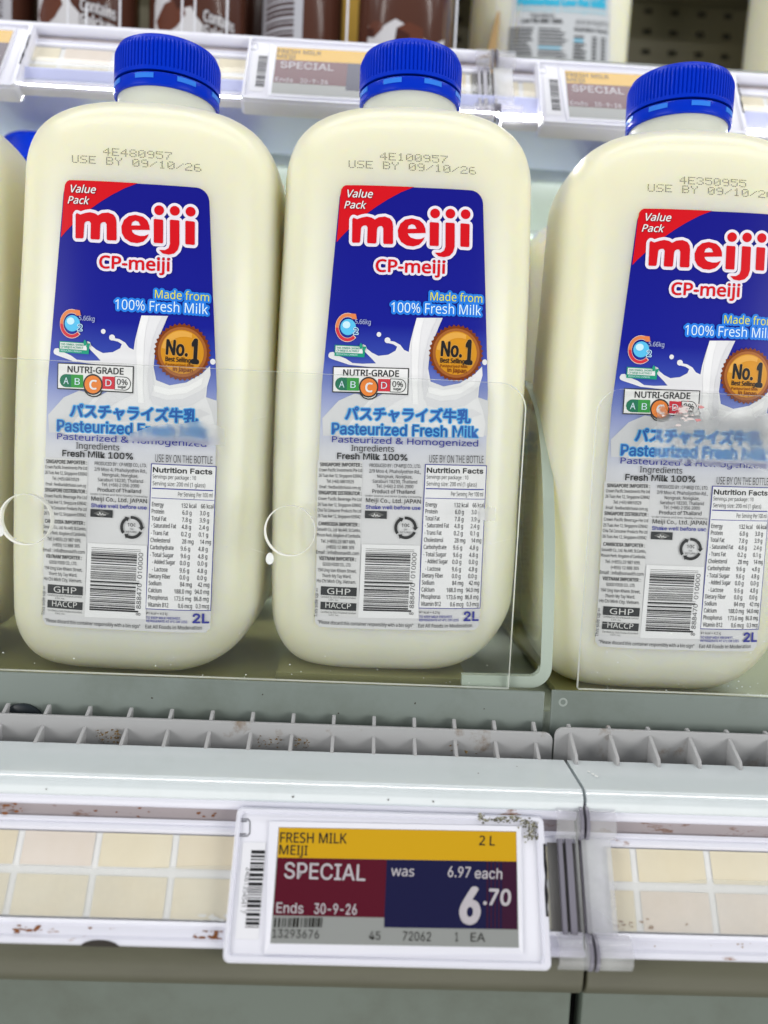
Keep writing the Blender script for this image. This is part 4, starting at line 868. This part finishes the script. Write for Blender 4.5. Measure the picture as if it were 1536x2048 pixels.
# ------------------------------------------------------------------ upper shelf
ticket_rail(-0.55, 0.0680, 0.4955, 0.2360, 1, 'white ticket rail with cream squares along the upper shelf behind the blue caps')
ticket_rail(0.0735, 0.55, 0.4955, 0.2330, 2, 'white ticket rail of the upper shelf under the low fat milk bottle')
rail_joint(0.0705, 0.4938, 0.2355, 'small clear plastic joint on the upper shelf beside the cap of the bottle coded 4E100957')
def slab(name, x0, x1, y0, y1, z0, z1, m, bev=0.001, **k): return tag(MB().box(x0, x1, y0, y1, z0, z1).build(name, m, None, bev), **k)
slab('upper_shelf', -0.6, 0.6, 0.5000, 0.762, 0.2090, 0.2220, mat('shelf_paint', (0.6, 0.62, 0.64), 0.4), label='pale upper shelf holding drink bottles', cat='shelf', kind='structure')
slab('shelf_underside', -0.6, 0.6, 0.4760, 0.5640, 0.1980, 0.2085, UNDER, label='lilac underside of the upper shelf front', cat='shelf', kind='structure')
slab('shelf_return', -0.6, 0.6, 0.5830, 0.5900, 0.1965, 0.2085, mat('return_paint', (0.66, 0.72, 0.74), 0.25), 0.0025, label='pale rounded lip behind the shelf light', cat='shelf', kind='structure')
slab('back_panel', -0.6, 0.6, 0.764, 0.772, -0.16, 0.2085, BACKG, label='pale green back panel of the chiller', cat='panel', kind='structure')
# perforated steel behind the upper shelf, real slots
def perforated():
    m = MB(); x0, x1, z0, z1, px, pz, y0, y1 = -0.60, 0.60, 0.215, 0.62, 0.0252, 0.0181, 0.750, 0.752
    sw, sh = 0.0082, 0.0052; z = z0; row = 0
    ox = 0.2445 % px
    while z < z1:
        m.box(x0, x1, y0, y1, z, z+pz-sh)
        x = x0-px+ox-0.0052
        while x < x1:
            m.box(max(x0, x+sw), min(x1, x+px), y0, y1, z+pz-sh, z+pz) if x+px > x0 else None
            x += px
        z += pz
    return tag(m.build('perforated_panel', OLIVE), 'olive perforated steel back panel above the upper shelf', 'panel', kind='structure')
perforated()
slab('panel_core', -0.6, 0.6, 0.7535, 0.763, 0.2225, 0.62, mat('core_dark', (0.03, 0.028, 0.02), 0.8), kind='structure')
slab('panel_ledge', -0.6, 0.6, 0.700, 0.749, 0.4175, 0.4300, OLIVE, kind='structure')
def guard(x0, x1, zt, label):
    o = panel('shelf_guard', [(x0, 0.2225), (x1, 0.2225), (x1, zt), (x0, zt)], 0.5030, 0.5050, None); return tag(o, label, 'shelf guard', 'clear guards along the upper shelf')
guard(-0.60, 0.0705, 0.2450, 'clear acrylic guard in front of the brown drink bottles on the upper shelf')
guard(0.0755, 0.60, 0.2445, 'clear acrylic guard in front of the low fat milk bottle on the upper shelf')
# low fat bottle on the upper shelf: same bottle, paler print
def pale_label(parent):
    a = Art(LF); CY = inkm('cyan', (0.05, 0.42, 0.62)); LGy = inkm('low_grey', (0.50, 0.52, 0.54)); PC = inkm('pale_cyan', (0.35, 0.62, 0.72))
    a.poly('P', [(676, 372), (966, 384), (975, 1255), (628, 1240)], LGy, 0)
    a.poly('P', [(676, 372), (966, 384), (970, 700), (655, 690)], inkm('low_blue', (0.02, 0.25, 0.6)), 1); a.text('P', 'meiji', 695, 490, 940, 505, 74, RED, 3, 0.04, halo=6, halom=WH)
    a.text('B', '\u4f4e\u8102\u80aa\u30d1\u30b9\u30c1\u30e3\u30e9\u30a4\u30ba\u725b\u4e73', 300, 150, 1130, 170, 62, CY, 3, 0.03, font='cjk', halo=9, halom=CY)
    a.text('B', 'Pasteurized Low Fat Milk', 300, 232, 1125, 253, 56, CY, 3, 0.03, halo=8, halom=CY); a.text('B', 'Pasteurized & Homogenized', 290, 292, 1125, 317, 40, PC, 3, 0.012)
    a.text('B', 'Ingredients', 420, 347, 644, 353, 34, DG, 3, 0.008); a.text('B', 'Low Fat Milk 100%', 340, 397, 720, 405, 36, K_, 3, 0.028); a.text('B', 'Nutrition Facts', 835, 470, 1150, 476, 32, K_, 3, 0.03); a.text('B', 'USE BY ON THE BOTTLE', 843, 412, 1157, 418, 42, DG, 3, 0.0)
    r = random.Random(2)
    for k in range(24):
        y = 440+k*33
        a.poly('B', [(225-k*1.5, y), (r.uniform(400, 455), y+6), (r.uniform(400, 455), y+22), (225-k*1.5, y+16)], DG, 3)
        if k < 8: a.poly('B', [(500, y+8), (r.uniform(700, 790), y+14), (r.uniform(700, 790), y+28), (500, y+22)], DG if k != 5 else CY, 3)
        if k > 1: a.poly('B', [(835-k*1.2, y+6), (r.uniform(900, 960), y+8), (r.uniform(900, 960), y+26), (835-k*1.2, y+24)], DG if k != 3 else CY, 3); a.poly('B', [(1000, y+10), (1050, y+11), (1050, y+28), (1000, y+27)], DG, 3); a.poly('B', [(1085, y+12), (1135, y+13), (1135, y+30), (1085, y+29)], DG, 3)
    a.disc('B', (700, 770), 60, 60, K_, 3, 20, 0.7)
    return a.build('label', on_bottle, parent)
lb = milk_bottle((0.1385, 0.665, 0.2225), (0, 0, -2), 'pale low fat milk bottle with light blue print standing on the upper shelf', None, None, False); pale_label(lb)
lb2 = milk_bottle((0.3760, 0.665, 0.2225), (0, 0, 2), 'pale milk bottle on the upper shelf just entering at the picture corner', None, None, False)
# brown chocolate drink bottles
BRN = mat('choco_film', (0.075, 0.028, 0.018), 0.16); SWL = inkm('swirl', (0.55, 0.54, 0.56), 0.15); CHO = inkm('chocolate', (0.11, 0.035, 0.02), 0.15); CHD = inkm('chocolate_dark', (0.05, 0.015, 0.01), 0.15); TBR = inkm('brown_text', (0.055, 0.03, 0.03), 0.15); GLD = inkm('gold', (0.55, 0.30, 0.03), 0.2)
def drink_bottle(x, y, r, turn, label, kind, grp='brown drink bottles on the upper shelf'):
    e = tag(empty('drink_bottle', (x, y, 0.2222), (0, 0, turn)), label, 'drink bottle', grp)
    MB().lathe([(r*.86, 0), (r*.97, .003), (r, .008), (r, .120), (r*.9, .135), (r*.5, .160), (r*.42, .165), (r*.42, .178)], 56).build('body', BRN, e, 0, 2, True)
    MB().lathe([(r*.46, .174), (r*.46, .190), (r*.40, .192), (r*.2, .192)], 36).build('cap', mat('brown_cap', (0.12, 0.05, 0.03), 0.3), e, 0, 2, True)
    surf = lambda u, v, l: ((r+0.0002+0.00008*l)*math.sin(u/r), -(r+0.0002+0.00008*l)*math.cos(u/r), v)
    a = Art({'U': lambda p: (p[0]*0.001, p[1]*0.001)})
    if kind == 'text':
        a.poly('U', [(-32, 9), (36, 9), (36, 52), (26, 46), (10, 50), (0, 60), (-6, 72), (-16, 90), (-26, 88), (-32, 70)], SWL, 1)
        a.poly('U', [(-24, 46), (-12, 52), (-6, 60), (-10, 70), (-22, 68), (-30, 58)], CHO, 2); a.poly('U', [(-14, 62), (0, 66), (6, 78), (-8, 84), (-20, 76)], CHO, 2.3); a.poly('U', [(-12, 63), (0, 67), (-4, 73), (-16, 71)], CHD, 3)
        a.poly('U', [(-26, 30), (-16, 33), (-14, 42), (-24, 41)], CHO, 2.2)
        for st, y_ in (('Contains', 57), ('Calcium', 47.5)): a.text('U', st, 6, y_, 28, y_, -7.2, SWL, 5, 0.03, halo=1.1, halom=TBR)
    elif kind == 'choco':
        a.poly('U', [(-30, 8), (30, 8), (30, 60), (18, 52), (6, 58), (-8, 66), (-22, 60), (-30, 66)], SWL, 1)
        for cx, cy_, s_ in ((-14, 44, 9), (2, 56, 10), (-24, 62, 7), (12, 40, 6)):
            a.poly('U', [(cx-s_, cy_-s_*.4), (cx, cy_-s_*.8), (cx+s_, cy_-s_*.2), (cx+s_*.9, cy_+s_*.5), (cx-.1*s_, cy_+s_*.8), (cx-s_*.9, cy_+s_*.4)], CHO, 2); a.poly('U', [(cx-s_, cy_-s_*.4), (cx, cy_-s_*.8), (cx, cy_), (cx-s_*.9, cy_+s_*.4)], CHD, 3)
    else:
        a.poly('U', [(-18, 10), (18, 10), (18, 110), (-18, 110)], inkm('silver_film', (0.42, 0.42, 0.46), 0.15), 1)
        rr = random.Random(int(abs(x)*1e4)); v = 20
        while v < 105: hh = rr.choice((1, 1.6, 2.4)); a.poly('U', [(-12, v), (12, v), (12, v+hh), (-12, v+hh)], TBR, 2); v += hh+rr.choice((1, 1.4, 2))
    # lettering sheets here grow upwards
    a.build('printed_film', surf, e, cell=0.002)
drink_bottle(-0.2060, 0.585, 0.0340, 0.0, 'brown drink bottle reading Contains Calcium nearest the cut off price tag', 'text')
drink_bottle(-0.1300, 0.588, 0.0340, 0.15, 'drink bottle reading Contains Calcium above the cap of the bottle coded 4E480957', 'text')
drink_bottle(-0.2780, 0.590, 0.0330, 0.3, 'brown drink bottle showing bars on silver film at the picture corner', 'bar')
drink_bottle(-0.0570, 0.600, 0.0300, -0.5, 'brown drink bottle showing bars on silver film between the caps', 'bar')
drink_bottle(0.0185, 0.588, 0.0345, 0.0, 'brown drink bottle with chocolate pieces printed near the bottom, above the middle milk bottle', 'choco')
drink_bottle(-0.0950, 0.655, 0.0330, 0.2, 'dark brown drink bottle standing behind the front bottles on the upper shelf', 'choco')
yc = tag(MB().box(-0.033, 0.004, 0.660, 0.70, 0.2222, 0.40).build('carton', mat('yellow_card', (0.62, 0.36, 0.02), 0.5), None, 0.001), 'yellow carton in the narrow gap between brown drink bottles', 'carton')
yc2 = tag(MB().box(-0.1080, -0.070, 0.705, 0.740, 0.2222, 0.40).build('carton', mat('gold_card', (0.50, 0.27, 0.02), 0.5), None, 0.001), 'gold carton deep on the upper shelf behind the brown bottles', 'carton')
cb = MB().extrude([(0.0655, 0.2222), (0.0845, 0.2222), (0.0905, 0.330), (0.0885, 0.330)], 0.615, 0.70, 0, 'y').build('cardboard_sheet', mat('cardboard', (0.42, 0.27, 0.12), 0.8))
tag(cb, 'folded tan cardboard standing beside the low fat milk bottle', 'cardboard')
DVM = mat('glint_white', (0.72, 0.73, 0.78), 0.12)  # bright rods added to stand in for upright glints on the bottles
for x, zt in ((-0.2024, 0.34), (-0.1905, 0.275), (-0.1690, 0.34), (-0.1290, 0.34), (-0.1207, 0.34), (-0.0998, 0.34), (-0.0215, 0.34), (0.0500, 0.34)):
    d = MB().lathe([(0.0007, 0.2222), (0.0007, zt)], 10, 0, (x, 0.535)).build('glint_rod', DVM, None, 0, 2, True)
    tag(d, 'thin bright upright rod added as a glint in front of the brown drink bottles', 'glint rod', 'thin glint rods on the upper shelf')
